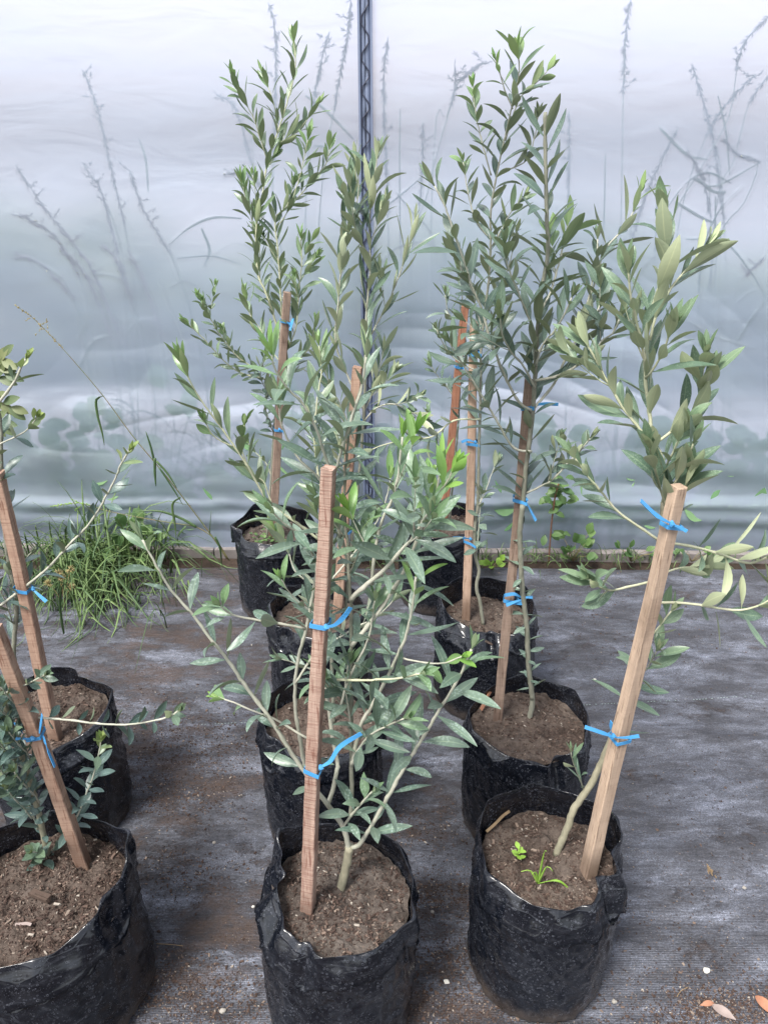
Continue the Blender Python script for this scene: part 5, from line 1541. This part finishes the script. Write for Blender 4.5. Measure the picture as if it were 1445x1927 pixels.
# ------------------------------------------------------------------ small things on the cloth
def pebble(px_, py_, r, mat, label, seed):
    random.seed(seed)
    bpy_me = bpy.data.meshes.new('pebble')
    import bmesh
    bm = bmesh.new(); bmesh.ops.create_icosphere(bm, subdivisions=3, radius=r)
    for v in bm.verts:
        k = 1 + .35 * noise.noise(v.co * (1.1 / r) + Vector((seed, 0, 0)))
        v.co = Vector((v.co.x * k * 1.1, v.co.y * k * .9, v.co.z * k * .65))
    bm.to_mesh(bpy_me); bm.free()
    bpy_me.polygons.foreach_set('use_smooth', [True] * len(bpy_me.polygons))
    bpy_me.materials.append(M[mat])
    o = bpy.data.objects.new('pebble', bpy_me); COL.objects.link(o)
    p = atZ(px_, py_, 0); o.location = (p.x, p.y, cloth_z(p.x, p.y) + r * .45)
    tag(o, label, 'pebble', 'loose pebbles on the cloth')
pebble(1328, 1829, .0056, 'stone_white', 'white pebble on the bare cloth at lower right, the largest and whitest there', 1)
pebble(1399, 1672, .0036, 'stone_grey', 'grey pebble on the cloth right of the dry seed husk', 2)
pebble(840, 1850, .0046, 'stone_white', 'cream pebble on the dirt between the front middle and front right bags', 3)
pebble(420, 1905, .0052, 'stone_grey', 'flat grey pebble on the cloth at the bottom left of the front middle bag', 4)
pebble(477, 1710, .0028, 'stone_white', 'tiny pale pebble just left of the front middle bag rim', 5)
pebble(404, 1590, .0034, 'stone_grey', 'grey pebble on the cloth midway between the two front left bags of the middle gap', 6)
pebble(786, 1682, .0034, 'stone_grey', 'grey pebble touching the right side of the front middle bag', 7)
pebble(813, 1720, .0030, 'stone_grey', 'small grey pebble on brown dirt right of the front middle bag', 8)
pebble(1155, 1885, .0040, 'stone_grey', 'brownish pebble at the right foot of the front right bag', 9)
pebble(1118, 1282, .0040, 'stone_white', 'pale pebble on the cloth by the back corner of the three-tie olive bag', 10)

def fallen_leaf(px_, py_, ang, L, W, mat, label, lift=.006, tilt=.3):
    p = atZ(px_, py_, 0); p.z = cloth_z(p.x, p.y) + lift
    m = MB()
    d = Vector((cos(ang), sin(ang), tilt * .3)); n = Vector((-.1, -.35, 1))
    m.leaf(p - d * L / 2, d, n, L, W, .5, 0, .5, .35, .2)
    nn = len(m.v); m.v += [(x, y, z - .0006) for x, y, z in m.v]; m.a += m.a[:]
    m.f += [tuple(i + nn for i in f[::-1]) for f in m.f]
    tag(m.build('fallen_leaf', M[mat]), label, 'dead leaf', 'dead leaves on the ground')
fallen_leaf(1358, 1910, radians(140), .042, .016, 'dead_leaf_grey', 'grey-brown dead leaf lying at the bottom right corner, left of the orange one', .008)
fallen_leaf(1436, 1898, radians(115), .044, .018, 'dead_leaf', 'orange-brown dead leaf at the right picture edge in the bottom corner', .010)
fallen_leaf(1330, 1893, radians(10), .028, .010, 'dead_leaf', 'small curled rusty dead leaf on grit at lower right', .005)
fallen_leaf(1072, 1048, radians(60), .07, .045, 'dead_leaf_grey', 'crumpled pinkish-brown dead leaf at the wall foot by the woody seedling', .02, 1.5)
m = MB(); random.seed(3)
p = atZ(1334, 1640, 0)
for _ in range(26):
    q = p + Vector((random.gauss(0, .0035), random.gauss(0, .006), .003 + random.random() * .004))
    m.chip(q, random.uniform(.002, .005), .0012, .0008, random.gauss(1.9, .6), random.gauss(0, .5))
tag(m.build('seed_husk', M['husk'], smooth=False), 'dry brown seed husk on the bare cloth right of the front right bag', 'seed husk')
def twig(px0, px1, label, r=.0008, mat='husk'):
    m = MB(); P = [atZ(a, b, .003) for a, b in px0]
    m.tube(smooth(P, .006), r, 5); tag(m.build('twig', M[mat]), label, 'twig')
twig([(1273, 1876), (1280, 1865), (1295, 1857)], 0, 'thin curved straw on the cloth above the bottom right dirt')
twig([(255, 1198), (262, 1215), (270, 1236)], 0, 'fine pale straw on the cloth below the left grass tuft')
twig([(295, 1776), (318, 1777), (345, 1780)], 0, 'thin yellow straw beside the front left bag')
